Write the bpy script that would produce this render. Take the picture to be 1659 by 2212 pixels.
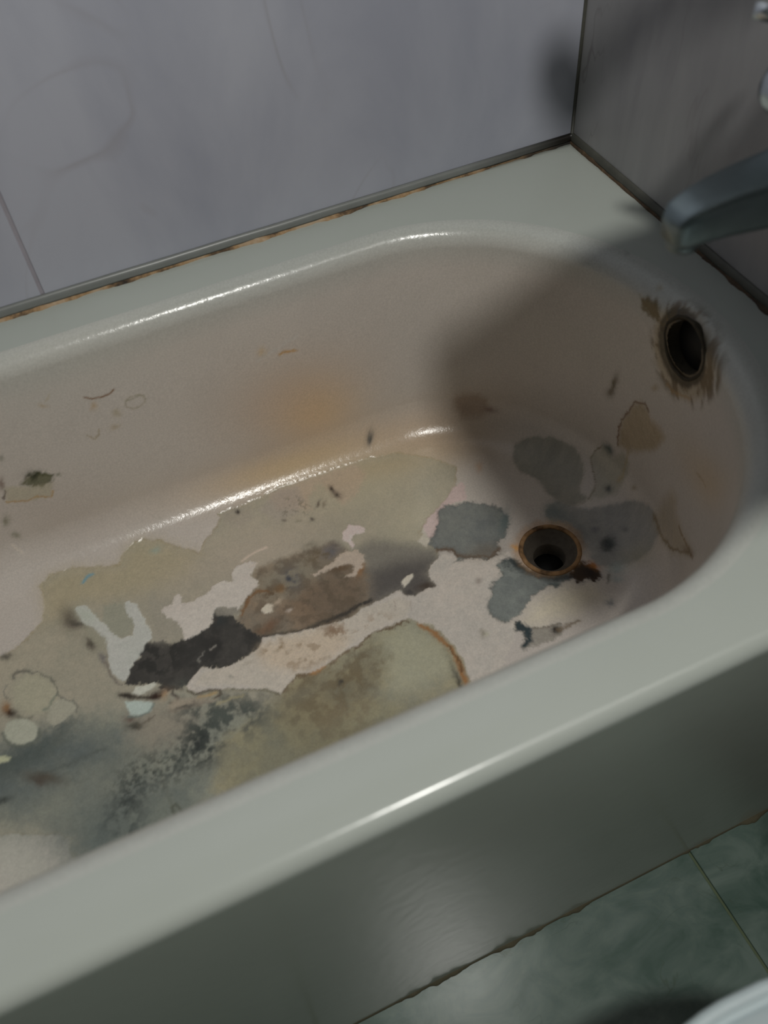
import bpy, bmesh, math
import numpy as np
from mathutils import Vector, Matrix

for o in list(bpy.data.objects): bpy.data.objects.remove(o)
SC = bpy.context.scene
COL = SC.collection

# ------------------------------------------------------------------ camera
CAM_POS = (-0.63526, -0.91602, 0.62410)
YAW, PITCH, ROLL = 0.345275, 0.896029, -0.099947
FPX = 1950.1
fw = Vector((math.sin(YAW)*math.cos(PITCH), math.cos(YAW)*math.cos(PITCH), -math.sin(PITCH)))
rt = fw.cross(Vector((0, 0, 1))).normalized(); up = rt.cross(fw)
c_, s_ = math.cos(ROLL), math.sin(ROLL)
rt2 = c_*rt + s_*up; up2 = -s_*rt + c_*up
cam = bpy.data.objects.new('camera', bpy.data.cameras.new('camera')); COL.objects.link(cam)
cam.matrix_world = Matrix(((rt2.x, up2.x, -fw.x, CAM_POS[0]), (rt2.y, up2.y, -fw.y, CAM_POS[1]), (rt2.z, up2.z, -fw.z, CAM_POS[2]), (0, 0, 0, 1)))
cam.data.sensor_fit = 'VERTICAL'; cam.data.sensor_height = 36.0
cam.data.lens = FPX/2212*36.0
cam.data.clip_start = 0.01
cam.data.dof.use_dof = True; cam.data.dof.focus_distance = 1.16; cam.data.dof.aperture_fstop = 3.0
SC.camera = cam

# ------------------------------------------------------------------ light
W = bpy.data.worlds.new('world'); SC.world = W; W.use_nodes = True
bg = W.node_tree.nodes['Background']
bg.inputs['Color'].default_value = (0.90, 1.0, 0.95, 1); bg.inputs['Strength'].default_value = 0.042
ld = bpy.data.lights.new('room_lamp', 'POINT'); ld.energy = 53; ld.shadow_soft_size = 0.055; ld.color = (1.0, 0.985, 0.93)
lo = bpy.data.objects.new('room_lamp', ld); COL.objects.link(lo); lo.location = (-0.33, -1.15, 1.54)
SC.view_settings.view_transform = 'Standard'; SC.view_settings.look = 'None'
SC.view_settings.gamma = 1.0; SC.view_settings.use_curve_mapping = False
SC.view_settings.exposure = 0.0

# ------------------------------------------------------------------ helpers
def lin(c):
    c = np.asarray(c, float)/255.0
    return np.where(c <= 0.04045, c/12.92, ((c+0.055)/1.055)**2.4)

def mesh_obj(name, verts, faces, mat=None, parent=None, smooth=True):
    me = bpy.data.meshes.new(name)
    me.from_pydata([tuple(map(float, v)) for v in verts], [], [tuple(f) for f in faces]); me.update()
    if smooth:
        me.polygons.foreach_set('use_smooth', [True]*len(me.polygons))
    if mat: me.materials.append(mat)
    o = bpy.data.objects.new(name, me); COL.objects.link(o)
    if parent: o.parent = parent
    return o

def from_bm(name, bm, mat=None, parent=None, smooth=True):
    bmesh.ops.recalc_face_normals(bm, faces=bm.faces)
    me = bpy.data.meshes.new(name); bm.to_mesh(me); bm.free()
    if smooth: me.polygons.foreach_set('use_smooth', [True]*len(me.polygons))
    if mat: me.materials.append(mat)
    o = bpy.data.objects.new(name, me); COL.objects.link(o)
    if parent: o.parent = parent
    return o

def empty(name, loc=(0, 0, 0)):
    # things are kept at the origin so that part coordinates stay plain room coordinates
    o = bpy.data.objects.new(name, None); COL.objects.link(o); o.empty_display_size = 0.05
    return o

def tag(o, label=None, cat=None, kind=None, group=None):
    if label: o['label'] = label
    if cat: o['category'] = cat
    if kind: o['kind'] = kind
    if group: o['group'] = group
    return o

def add_box(bm, lo_, hi_, bev=0.0, seg=2):
    r = bmesh.ops.create_cube(bm, size=1.0)
    vs = r['verts']
    for v in vs:
        v.co = Vector([lo_[i] + (v.co[i]+0.5)*(hi_[i]-lo_[i]) for i in range(3)])
    if bev > 0:
        es = list({e for v in vs for e in v.link_edges})
        bmesh.ops.bevel(bm, geom=es, offset=bev, segments=seg, affect='EDGES', profile=0.5)

def frame_of(d):
    d = Vector(d).normalized()
    a = Vector((0, 0, 1)) if abs(d.z) < 0.9 else Vector((1, 0, 0))
    u = d.cross(a).normalized(); v = u.cross(d).normalized()
    return u, v

def add_lathe(bm, p0, axis, prof, seg=40, cap=True):
    """prof: (distance along axis, radius)"""
    p0 = Vector(p0); ax = Vector(axis).normalized(); u, v = frame_of(ax)
    rings = []
    for (h, r) in prof:
        rings.append([bm.verts.new(p0 + ax*h + (u*math.cos(t) + v*math.sin(t))*r) for t in [2*math.pi*i/seg for i in range(seg)]])
    for a, b in zip(rings[:-1], rings[1:]):
        for i in range(seg):
            bm.faces.new((a[i], a[(i+1) % seg], b[(i+1) % seg], b[i]))
    if cap:
        for ring in (rings[0], rings[-1]):
            bm.faces.new(ring)

def add_tube(bm, pts, rad, seg=20, cap=True):
    pts = [Vector(p) for p in pts]; rings = []
    if not hasattr(rad, '__len__'): rad = [rad]*len(pts)
    u0 = None
    for i, p in enumerate(pts):
        d = (pts[min(i+1, len(pts)-1)] - pts[max(i-1, 0)]).normalized()
        if u0 is None: u, v = frame_of(d)
        else:
            u = (u0 - d*u0.dot(d)).normalized(); v = d.cross(u)
        u0 = u
        rings.append([bm.verts.new(p + (u*math.cos(t) + v*math.sin(t))*rad[i]) for t in [2*math.pi*k/seg for k in range(seg)]])
    for a, b in zip(rings[:-1], rings[1:]):
        for i in range(seg):
            bm.faces.new((a[i], a[(i+1) % seg], b[(i+1) % seg], b[i]))
    if cap:
        bm.faces.new(rings[0]); bm.faces.new(rings[-1])

def bez(p0, p1, p2, p3, n=14):
    P = [Vector(p) for p in (p0, p1, p2, p3)]
    return [P[0]*(1-t)**3 + P[1]*3*t*(1-t)**2 + P[2]*3*t*t*(1-t) + P[3]*t**3 for t in [i/n for i in range(n+1)]]

# value noise in numpy
def _hash(ix, iy, seed):
    n = (ix*374761393 + iy*668265263 + seed*1442695041) & 0x7fffffff
    n = ((n ^ (n >> 13))*1274126177) & 0x7fffffff
    return ((n ^ (n >> 16)) & 0xffff)/65535.0
def vnoise(x, y, seed=0):
    ix = np.floor(x).astype(np.int64); iy = np.floor(y).astype(np.int64)
    fx = x-ix; fy = y-iy; fx = fx*fx*(3-2*fx); fy = fy*fy*(3-2*fy)
    a = _hash(ix, iy, seed); b = _hash(ix+1, iy, seed); c = _hash(ix, iy+1, seed); d = _hash(ix+1, iy+1, seed)
    return (a*(1-fx)+b*fx)*(1-fy) + (c*(1-fx)+d*fx)*fy
def fbm(x, y, seed=0, octv=4, gain=0.55):
    s = 0; a = 1.0; t = 0
    for o in range(octv):
        s = s + a*vnoise(x*2**o, y*2**o, seed+17*o); t += a; a *= gain
    return s/t

# ------------------------------------------------------------------ materials
def new_mat(name):
    m = bpy.data.materials.new(name); m.use_nodes = True
    nt = m.node_tree; b = nt.nodes['Principled BSDF']
    return m, nt, b
def N(nt, typ, **kw):
    n = nt.nodes.new(typ)
    for k, v in kw.items(): setattr(n, k, v)
    return n
def ramp(nt, fac, stops):
    r = N(nt, 'ShaderNodeValToRGB'); e = r.color_ramp.elements
    while len(e) > 1: e.remove(e[-1])
    e[0].position = stops[0][0]; e[0].color = (*stops[0][1], 1)
    for p, c in stops[1:]:
        k = e.new(p); k.color = (*c, 1)
    nt.links.new(fac, r.inputs['Fac']); return r.outputs['Color']
def noise(nt, scale, detail=4, rough=0.5, dist=0.0, vec=None):
    n = N(nt, 'ShaderNodeTexNoise'); n.inputs['Scale'].default_value = scale; n.inputs['Detail'].default_value = detail
    n.inputs['Roughness'].default_value = rough; n.inputs['Distortion'].default_value = dist
    if vec is None:
        g = N(nt, 'ShaderNodeTexCoord'); vec = g.outputs['Object']
    nt.links.new(vec, n.inputs['Vector']); return n.outputs['Fac']
def mixc(nt, fac, a, b, mode='MIX'):
    m = N(nt, 'ShaderNodeMix'); m.data_type = 'RGBA'; m.blend_type = mode
    for s, x in ((m.inputs[0], fac), (m.inputs[6], a), (m.inputs[7], b)):
        if hasattr(x, 'links'): nt.links.new(x, s)
        elif isinstance(x, (int, float)): s.default_value = x
        else: s.default_value = (*x, 1)
    return m.outputs[2]
def bump(nt, b, h, strength, dist):
    bn = N(nt, 'ShaderNodeBump'); bn.inputs['Strength'].default_value = strength; bn.inputs['Distance'].default_value = dist
    nt.links.new(h, bn.inputs['Height']); nt.links.new(bn.outputs['Normal'], b.inputs['Normal'])

# glazed enamel of rim and apron
M_ENAMEL, nt, b = new_mat('white_enamel')
nt.links.new(mixc(nt, noise(nt, 6, 3), (0.455, 0.49, 0.445), (0.50, 0.53, 0.49)), b.inputs['Base Color'])
b.inputs['Roughness'].default_value = 0.20; bump(nt, b, noise(nt, 90, 2), 0.05, 0.002)
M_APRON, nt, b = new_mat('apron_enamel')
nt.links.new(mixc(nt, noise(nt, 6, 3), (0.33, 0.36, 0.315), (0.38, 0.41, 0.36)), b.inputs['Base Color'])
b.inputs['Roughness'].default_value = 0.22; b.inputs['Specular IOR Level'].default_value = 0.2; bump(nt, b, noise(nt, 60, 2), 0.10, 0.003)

# painted basin: colour and gloss of every spot come from attributes on the surface
M_BASIN, nt, b = new_mat('peeling_enamel')
at = N(nt, 'ShaderNodeAttribute'); at.attribute_name = 'stain'
ar = N(nt, 'ShaderNodeAttribute'); ar.attribute_name = 'gloss_loss'
g1 = ramp(nt, noise(nt, 420, 3, 0.6), [(0.3, (0.90, 0.90, 0.90)), (0.7, (1.05, 1.05, 1.05))])
nt.links.new(mixc(nt, 1.0, at.outputs['Color'], g1, 'MULTIPLY'), b.inputs['Base Color'])
nt.links.new(ar.outputs['Fac'], b.inputs['Roughness'])
bump(nt, b, noise(nt, 140, 3, 0.6), 0.2, 0.002)

def marble(name, c0, c1, vein, scale, rough, veinamt=0.6, seedloc=(0, 0, 0)):
    m, nt, b = new_mat(name)
    tc = N(nt, 'ShaderNodeTexCoord'); mp = N(nt, 'ShaderNodeMapping')
    nt.links.new(tc.outputs['Object'], mp.inputs['Vector']); mp.inputs['Location'].default_value = seedloc
    mp.inputs['Rotation'].default_value = (0.5, 0.9, 0.4); mp.inputs['Scale'].default_value = (1, 1.6, 0.45); v = mp.outputs['Vector']
    base = mixc(nt, ramp(nt, noise(nt, scale, 5, 0.6, 0.6, v), [(0.35, (0, 0, 0)), (0.65, (1, 1, 1))]), c0, c1)
    f = noise(nt, scale*0.55, 3, 0.5, 1.6, v)
    msk = ramp(nt, f, [(0.488, (0, 0, 0)), (0.5, (1, 1, 1)), (0.506, (0, 0, 0))])
    f2 = noise(nt, scale*1.1, 2, 0.5, 0.2, v)
    msk2 = mixc(nt, 1.0, msk, ramp(nt, f2, [(0.52, (0, 0, 0)), (0.68, (veinamt,)*3)]), 'MULTIPLY')
    nt.links.new(mixc(nt, msk2, base, vein), b.inputs['Base Color'])
    b.inputs['Roughness'].default_value = rough
    bump(nt, b, noise(nt, 30, 2), 0.03, 0.003)
    return m
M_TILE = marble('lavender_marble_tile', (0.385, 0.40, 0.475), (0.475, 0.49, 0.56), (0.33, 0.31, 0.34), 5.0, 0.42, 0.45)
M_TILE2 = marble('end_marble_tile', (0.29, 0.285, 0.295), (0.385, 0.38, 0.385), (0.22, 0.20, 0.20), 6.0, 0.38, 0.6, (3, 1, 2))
M_FLOORTILE = marble('green_marble_tile', (0.06, 0.105, 0.085), (0.145, 0.195, 0.17), (0.06, 0.09, 0.06), 13.0, 0.24)

def plain(name, col, rough=0.6, metal=0.0, nscale=40, var=0.25, bmp=0.0):
    m, nt, b = new_mat(name)
    c = np.array(col)
    nt.links.new(mixc(nt, noise(nt, nscale, 4, 0.6), tuple(c*(1-var)), tuple(np.minimum(c*(1+var), 1))), b.inputs['Base Color'])
    b.inputs['Roughness'].default_value = rough; b.inputs['Metallic'].default_value = metal
    if bmp: bump(nt, b, noise(nt, nscale*2, 3), bmp, 0.002)
    return m
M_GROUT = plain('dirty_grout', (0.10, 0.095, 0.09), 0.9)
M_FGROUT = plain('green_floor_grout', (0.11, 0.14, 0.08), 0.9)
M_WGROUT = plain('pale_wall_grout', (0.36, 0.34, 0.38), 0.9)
M_PLASTIC = plain('white_shelf_plastic', (0.6, 0.6, 0.58), 0.4, 0, 10, 0.04)
M_STRIP = plain('grey_sealing_strip', (0.20, 0.21, 0.20), 0.35, var=0.15)
M_DSTRIP = plain('grimy_corner_strip', (0.085, 0.085, 0.07), 0.5, 0, 60, 0.4)
M_DARKRUST = plain('dark_brown_rust', (0.055, 0.045, 0.028), 0.9, 0.0, 130, 0.6, 0.5)
M_CHROME = plain('dull_chrome', (0.62, 0.66, 0.68), 0.20, 1.0, 20, 0.06)
M_SPOUT = plain('worn_chrome', (0.24, 0.29, 0.30), 0.38, 1.0, 60, 0.15)
M_IRON = plain('corroded_drain_metal', (0.14, 0.12, 0.095), 0.8, 0.1, 150, 0.4, 0.3)
M_BLACK = plain('hole_black', (0.006, 0.006, 0.005), 0.7)  # near-black colour for the darkness inside the drain and overflow
M_RUST, nt, b = new_mat('orange_rust')
nt.links.new(ramp(nt, noise(nt, 45, 5, 0.6), [(0.36, (0.10, 0.055, 0.025)), (0.5, (0.30, 0.17, 0.075)), (0.62, (0.42, 0.25, 0.12))]), b.inputs['Base Color'])
b.inputs['Roughness'].default_value = 0.85; bump(nt, b, noise(nt, 200, 3), 0.5, 0.002)
M_CERAMIC = plain('toilet_ceramic', (0.62, 0.66, 0.66), 0.15, 0, 10, 0.04)
M_SEAT = plain('toilet_plastic', (0.52, 0.60, 0.62), 0.28, 0, 10, 0.05)
M_RUBBER = plain('grey_hose', (0.35, 0.36, 0.36), 0.35, 0.8, 50, 0.1)

# bead of old sealant: orange, brown and black patches
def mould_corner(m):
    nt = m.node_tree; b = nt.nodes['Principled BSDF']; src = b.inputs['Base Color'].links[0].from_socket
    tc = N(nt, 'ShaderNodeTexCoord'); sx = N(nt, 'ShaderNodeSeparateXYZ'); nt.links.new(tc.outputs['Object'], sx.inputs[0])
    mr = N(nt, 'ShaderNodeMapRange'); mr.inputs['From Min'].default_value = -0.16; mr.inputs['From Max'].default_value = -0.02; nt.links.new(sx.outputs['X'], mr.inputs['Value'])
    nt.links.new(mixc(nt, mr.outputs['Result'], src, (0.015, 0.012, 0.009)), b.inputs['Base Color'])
def bead_mat(name, dark, seed):
    m, nt, b = new_mat(name)
    tc = N(nt, 'ShaderNodeTexCoord'); mp = N(nt, 'ShaderNodeMapping'); mp.inputs['Location'].default_value = (seed, 0, 0)
    nt.links.new(tc.outputs['Object'], mp.inputs['Vector']); v = mp.outputs['Vector']
    f = noise(nt, 26, 5, 0.65, 0.4, v)
    nt.links.new(ramp(nt, f, [(0.30, (0.03, 0.02, 0.014)), (0.40+dark, (0.12, 0.075, 0.04)), (0.50+dark, (0.38, 0.24, 0.12)), (0.62+dark, (0.48, 0.36, 0.24))]), b.inputs['Base Color'])
    b.inputs['Roughness'].default_value = 0.8; bump(nt, b, noise(nt, 200, 4), 0.5, 0.002)
    return m
M_BEAD = bead_mat('yellowed_sealant', 0.0, 0.0)
M_BEAD2 = bead_mat('mouldy_sealant', 0.2, 4.0)
M_BEAD3 = plain('olive_floor_grime', (0.085, 0.075, 0.045), 0.9, 0, 60, 0.5, 0.4)
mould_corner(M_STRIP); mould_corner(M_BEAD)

# ------------------------------------------------------------------ setting
FLOOR_Z = -0.556
def box_obj(name, lo_, hi_, mat, parent=None, bev=0.0):
    bm = bmesh.new(); add_box(bm, lo_, hi_, bev); return from_bm(name, bm, mat, parent, smooth=False)

wb = tag(box_obj('wall_back', (-2.4, 0.0014, FLOOR_Z-0.05), (0.1, 0.10, 2.0), M_WGROUT), kind='structure')
xs = [0.0, -0.683, -1.369, -2.055, -2.4]
zs = [0.002, 0.46, 0.918, 1.376, 1.834, 2.0]
for i in range(4):
    for j in range(5):
        box_obj('tile', (xs[i+1]+0.0032, 0.0, zs[j]+0.001), (xs[i]-(0.0012 if i else 0.0), 0.008, zs[j+1]-0.001), M_TILE, wb, 0.0008)
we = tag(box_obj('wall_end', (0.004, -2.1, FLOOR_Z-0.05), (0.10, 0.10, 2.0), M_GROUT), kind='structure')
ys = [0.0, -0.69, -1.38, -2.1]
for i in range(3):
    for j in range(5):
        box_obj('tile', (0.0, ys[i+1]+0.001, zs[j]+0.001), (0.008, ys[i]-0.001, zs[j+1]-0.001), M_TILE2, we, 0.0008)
for i in range(2):   # tiles of the end wall beside the tub, down to the floor
    box_obj('tile', (0.0, ys[i+1]+0.001 if i else -1.38, FLOOR_Z), (0.008, -0.705 if i == 0 else -1.381, 0.0), M_TILE2, we, 0.0008) if i == 0 else None
fl = tag(box_obj('floor', (-2.4, -2.1, FLOOR_Z-0.10), (0.10, 0.10, FLOOR_Z-0.003), M_FGROUT), kind='structure')
fx = [0.0, -0.197, -0.697, -1.197, -1.697, -2.197, -2.4]
fy = [-0.694, -1.03, -1.36, -1.69, -2.1]
for i in range(6):
    for j in range(4):
        box_obj('tile', (fx[i+1]+0.0018, fy[j+1]+0.0018, FLOOR_Z-0.011), (fx[i]-0.0018, fy[j]-0.0018, FLOOR_Z), M_FLOORTILE, fl, 0.001)

# corner joint strip and the sealing strips above the rim
def ragged(name, p0, p1, out, upv, wfun, hfun, mat, n=400, lift=0.0, seg=7):
    """half round bead from p0 to p1; out/upv are the two wall directions"""
    p0, p1, out, upv = map(lambda a: np.array(a, float), (p0, p1, out, upv))
    vs = []; fs = []
    for i in range(n+1):
        t = i/n; c = p0+(p1-p0)*t; w, h = wfun(t), hfun(t)
        for k in range(seg+1):
            a = math.pi/2*k/seg
            vs.append(c + out*w*math.cos(a) + upv*(h*math.sin(a)+lift))
        vs.append(c + upv*lift)
    m = seg+2
    for i in range(n):
        for k in range(m):
            a = i*m+k; b2 = i*m+(k+1) % m
            fs.append((a, b2, b2+m, a+m))
    fs.append(tuple(range(m))); fs.append(tuple(n*m+k for k in range(m))[::-1])
    return mesh_obj(name, vs, fs, mat)
def n1(t, f, seed): return float(fbm(np.array([t*f]), np.array([seed*1.7]), seed, 4)[0])

s1 = ragged('trim_1', (-2.0, 0, 0.0035), (0, 0, 0.0035), (0, -1, 0), (0, 0, 1),
            lambda t: 0.0052+0.0008*n1(t, 40, 3), lambda t: 0.0102-0.003*max(0, t-0.6)/0.4+0.0006*n1(t, 30, 4), M_STRIP, 300)
tag(s1, kind='structure')
b1 = ragged('trim_2', (-2.0, 0, -0.0012), (0, 0, -0.0012), (0, -1, 0), (0, 0, 1),
            lambda t: 0.0062+0.0058*max(0, n1(t, 70, 5)-0.38)*2.2 - 0.002*max(0, t-.75)*4, lambda t: 0.0048+0.0022*n1(t, 120, 6), M_BEAD, 900)
tag(b1, kind='structure')
s2 = ragged('trim_3', (0, -0.70, 0.003), (0, 0, 0.003), (-1, 0, 0), (0, 0, 1),
            lambda t: 0.0045+0.001*n1(t, 30, 8), lambda t: 0.0085+0.006*max(0, 0.55-t), M_DSTRIP, 200)
tag(s2, kind='structure')
b2_ = ragged('trim_4', (0, -0.70, -0.0012), (0, 0, -0.0012), (-1, 0, 0), (0, 0, 1),
             lambda t: 0.0062+0.006*max(0, n1(t, 40, 9)-0.3)*(1.6 if t < 0.6 else 0.6), lambda t: 0.0050+0.003*n1(t, 50, 10), M_BEAD2, 500)
tag(b2_, kind='structure')
s3 = ragged('trim_5', (0, 0, 0.006), (0, 0, 1.99), (-1, 0, 0), (0, -1, 0), lambda t: 0.0034, lambda t: 0.0022, M_DSTRIP, 20)
tag(s3, kind='structure')
s4 = ragged('trim_6', (-2.0, -0.700, FLOOR_Z-0.001), (-0.001, -0.700, FLOOR_Z-0.001), (0, -1, 0), (0, 0, 1),
            lambda t: 0.003+0.012*max(0, n1(t, 60, 12)-0.52)*1.6, lambda t: 0.003+0.003*n1(t, 60, 13), M_BEAD3, 600)
tag(s4, kind='structure')

# ------------------------------------------------------------------ bathtub
tub = tag(empty('bathtub'), 'old white enamelled bathtub with badly peeling, stained basin beside the tiled wall', 'bathtub')
YC, B0, A0, X0, XL = -0.350, 0.292, 0.270, -0.317, -1.36
KT, KF, AF0 = 1.46, 2.2, 0.27
def profile(step):
    """inset and drop of the basin wall from the rim edge to the middle of the floor"""
    pts = []; r1, wa = 0.022, math.radians(88.5)
    r2, F = 0.053, 0.300
    for a in np.linspace(0, wa, 40): pts.append((r1*math.sin(a), -(r1-r1*math.cos(a))))
    d, z = pts[-1]; drop2 = r2*(1-math.cos(wa)); zl = -(F-drop2)
    L = (z-zl)/math.sin(wa)
    for t in np.linspace(0, L, 60)[1:]: pts.append((d+t*math.cos(wa), z-t*math.sin(wa)))
    d, z = pts[-1]
    for a in np.linspace(wa, 0, 50)[1:]: pts.append((d+r2*(math.sin(wa)-math.sin(a)), z-r2*(math.cos(a)-math.cos(wa))))
    df = pts[-1][0]
    for t in np.linspace(0, 1, 80)[1:]:
        dd = df+(B0-df)*t; pts.append((dd, -F-0.004*t*(2-t)))
    pts = np.array(pts); s = np.concatenate([[0], np.cumsum(np.hypot(*np.diff(pts, axis=0).T))])
    n = int(s[-1]/step); ss = np.linspace(0, s[-1], n+1)
    return np.interp(ss, s, pts[:, 0]), np.interp(ss, s, pts[:, 1]), ss, df, np.interp(df, pts[:, 0], s)
def perimeter(step):
    """angle/segment list round the tub: front side, tap end, back side, foot end"""
    L = []
    nf = int((X0+0.97)/step); ne = int(0.90/step)
    for x in np.linspace(XL, -0.97, 24)[:-1]: L.append((0, x))
    for x in np.linspace(-0.97, X0, nf)[:-1]: L.append((0, x))
    for a in np.linspace(-math.pi/2, math.pi/2, ne): L.append((1, a))
    for x in np.linspace(X0, -0.97, nf)[1:]: L.append((2, x))
    for x in np.linspace(-0.97, XL, 24)[1:]: L.append((2, x))
    for a in np.linspace(math.pi/2, 3*math.pi/2, 64)[1:-1]: L.append((3, a))
    return L
def build_grid(step):
    D, Z, S, df, wf = profile(step); P = perimeter(step)
    kind = np.array([p[0] for p in P]); par = np.array([p[1] for p in P])
    bf = B0-df
    nr, nu = len(D), len(P)
    X = np.zeros((nr, nu)); Y = np.zeros((nr, nu)); NX = np.zeros((nr, nu)); NY = np.zeros((nr, nu))
    for r in range(nr):
        d = D[r]; b_ = B0-d
        a_ = A0-KT*d if d <= df else (A0-KT*df)*b_/bf
        af = AF0-KF*d*(1 if d <= df else 1) if d <= df else (AF0-KF*df)*b_/bf
        c, s = np.cos(par), np.sin(par)
        X[r] = np.select([kind == 0, kind == 1, kind == 2, kind == 3], [par, X0+a_*c, par, XL+af*c])
        Y[r] = np.select([kind == 0, kind == 1, kind == 2, kind == 3], [YC-b_+0*par, YC+b_*s, YC+b_+0*par, YC+b_*s])
    c, s = np.cos(par), np.sin(par)
    af_, bf_ = A0-KT*df, bf
    nx = np.select([kind == 1, kind == 3], [c/af_, c/(AF0-KF*df)], 0); ny = np.select([kind == 0, kind == 2], [-1/bf_, 1/bf_], s/bf_)
    l = np.hypot(nx, ny); nx /= l; ny /= l
    F = 1.0 + 0.045*np.clip((X+0.95)/0.75, 0, 1)
    ZZ = Z[:, None]*F
    ext = np.maximum(0, (wf-S) - (df-np.minimum(D, df)))
    U = np.stack([X + nx*ext[:, None], Y + ny*ext[:, None]], -1)
    return X, Y, ZZ, U, D, S, df, wf, kind, par
def grid_normals(X, Y, Z):
    V = np.stack([X, Y, Z], -1)
    du = np.roll(V, -1, 1)-np.roll(V, 1, 1); dr = np.gradient(V, axis=0)
    n = np.cross(dr, du); l = np.linalg.norm(n, axis=-1, keepdims=True); n = n/np.maximum(l, 1e-12)
    n[l[..., 0] < 1e-9] = (0, 0, 1)
    if n[..., 2].mean() < 0: n = -n
    n[l[..., 0] < 1e-9] = (0, 0, 1)
    return V, n
STEP = 0.00165
X, Y, Z, U, D, S, DF, WF, KIND, PAR = build_grid(STEP)
V, NRM = grid_normals(X, Y, Z)
NR, NU = X.shape
Uf = U.reshape(-1, 2)
# noise fields used for ragged outlines
PX, PY = (X-0.7*Z).ravel(), (Y-0.7*Z).ravel()
w1x = fbm(PX*160, PY*160, 1, 3)-0.5; w1y = fbm(PX*160, PY*160, 2, 3)-0.5
w2x = fbm(PX*420, PY*420, 3, 2)-0.5; w2y = fbm(PX*420, PY*420, 4, 2)-0.5
cl = fbm(PX*22, PY*22, 5, 5, 0.6); cm = fbm(PX*90, PY*90, 6, 4, 0.6); cf = fbm(PX*260, PY*260, 7, 3, 0.6)
K = 2.30
def alb(c): return np.minimum(lin(c)*K, 0.9)
# fresh coat, pinkish white, turning to the greenish white of the rim at the edge
COAT = alb((149, 143, 137)); RIM = np.array((0.53, 0.545, 0.505))
wv = np.repeat(S, NU)
tt = np.clip((wv-0.012)/0.05, 0, 1)[:, None]
COLR = RIM*(1-tt) + COAT*tt
COLR = COLR*(0.96+0.08*cl[:, None])
GL = np.full(len(Uf), 0.22); H = np.zeros(len(Uf)); ZID = np.zeros(len(Uf), int)
def seg_dist(P, pts, closed=True):
    pts = np.asarray(pts, float); n = len(pts); best = np.full(len(P), 9.0); inside = np.zeros(len(P), bool)
    for i in range(n if closed else n-1):
        a = pts[i]; b = pts[(i+1) % n]; ab = b-a; q = P-a
        t = np.clip((q@ab)/max(ab@ab, 1e-12), 0, 1); dd = np.hypot(q[:, 0]-t*ab[0], q[:, 1]-t*ab[1]); best = np.minimum(best, dd)
        if closed and abs(b[1]-a[1]) > 1e-12:
            c = ((a[1] > P[:, 1]) != (b[1] > P[:, 1])) & (P[:, 0] < (b[0]-a[0])*(P[:, 1]-a[1])/(b[1]-a[1])+a[0]); inside ^= c
    return best, inside
def sel(pts, m):
    pts = np.asarray(pts); lo2 = pts.min(0)-m; hi2 = pts.max(0)+m
    return np.nonzero((Uf[:, 0] > lo2[0]) & (Uf[:, 0] < hi2[0]) & (Uf[:, 1] > lo2[1]) & (Uf[:, 1] < hi2[1]))[0]
def sst(x): x = np.clip(x, 0, 1); return x*x*(3-2*x)
def warp(i, w): return Uf[i] + w*np.stack([w1x[i]*1.6+w2x[i]*0.9, w1y[i]*1.6+w2y[i]*0.9], -1)
def lay(i, m, color, h=None, gl=None):
    COLR[i] = COLR[i]*(1-m[:, None]) + color*m[:, None]
    if h is not None: H[i] = H[i]*(1-m)+h*m
    if gl is not None: GL[i] = GL[i]*(1-m)+gl*m
ZONES = {}
def paint(p):
    k = p['k']; col = alb(p['c']); op = p.get('o', 1.0); so = p.get('s', 0.0012); w = p.get('w', 0.003)
    h = p.get('h'); gl = p.get('g')
    if k == 'P':      # filled outline
        i = sel(p['p'], 0.01+so*2); d, ins = seg_dist(warp(i, w), p['p']); sd = np.where(ins, d, -d)
        m = sst(sd/so*0.5+0.5)*op
        c = col[None]*np.ones((len(i), 1))
        if 'c2' in p:
            f = sst((cl[i]-0.5)*p.get('cs', 4)+0.5)[:, None]*0.6+sst((cm[i]-0.5)*p.get('cs', 4)+0.5)[:, None]*0.4; c = col*(1-f)+alb(p['c2'])*f
        c = c*(0.90+0.2*cf[i][:, None])
        lay(i, m, c, h, gl)
        if p.get('z'):
            zid = ZONES.setdefault(p['z'], len(ZONES)+1); ZID[i[(m > 0.5*op)]] = zid
        elif p.get('z') == '': ZID[i[m > 0.5*op]] = 0
        if p.get('e'):   # darker dirt line along the broken edge
            ec, ew, eo = p['e']; me = np.exp(-(sd/ew)**2)*eo*np.clip(0.25+1.7*(cm[i]-0.25), 0, 1); lay(i, me, alb(ec))
    elif k == 'S':    # line
        wd = p['wd']; i = sel(p['p'], wd*2+0.008); d, _ = seg_dist(warp(i, w), p['p'], p.get('closed', False))
        wl = wd*(0.55+0.9*cm[i]); m = np.exp(-(d/wl)**2*1.2)*op; lay(i, m, col, h, gl)
    elif k == 'B':    # soft blotch
        cx, cy = p['q']; R = p['R']; ma, mb, mc, md = p['M']
        i = sel([(cx-R, cy-R), (cx+R, cy+R)], 0); q = warp(i, w)-np.array((cx, cy))
        u = q[:, 0]*ma+q[:, 1]*mb; v = q[:, 0]*mc+q[:, 1]*md; rr = u*u+v*v
        m = np.exp(-rr**p.get('pw', 1.0)*1.2)*op
        if p.get('n'): m = m*sst((cm[i]-0.5)*p['n']+0.5)
        lay(i, m, col, h, gl)
    elif k == 'N':    # speckle inside an outline
        i = sel(p['p'], 0.01+so*2); d, ins = seg_dist(warp(i, w), p['p']); sd = np.where(ins, d, -d)
        f = {'l': cl, 'm': cm, 'f': cf}[p.get('f', 'm')][i]
        m = sst(sd/so*0.5+0.5)*op*sst((f-p.get('t', 0.5))*p.get('cs', 8)+0.5); lay(i, m, col, h, gl)
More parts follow.
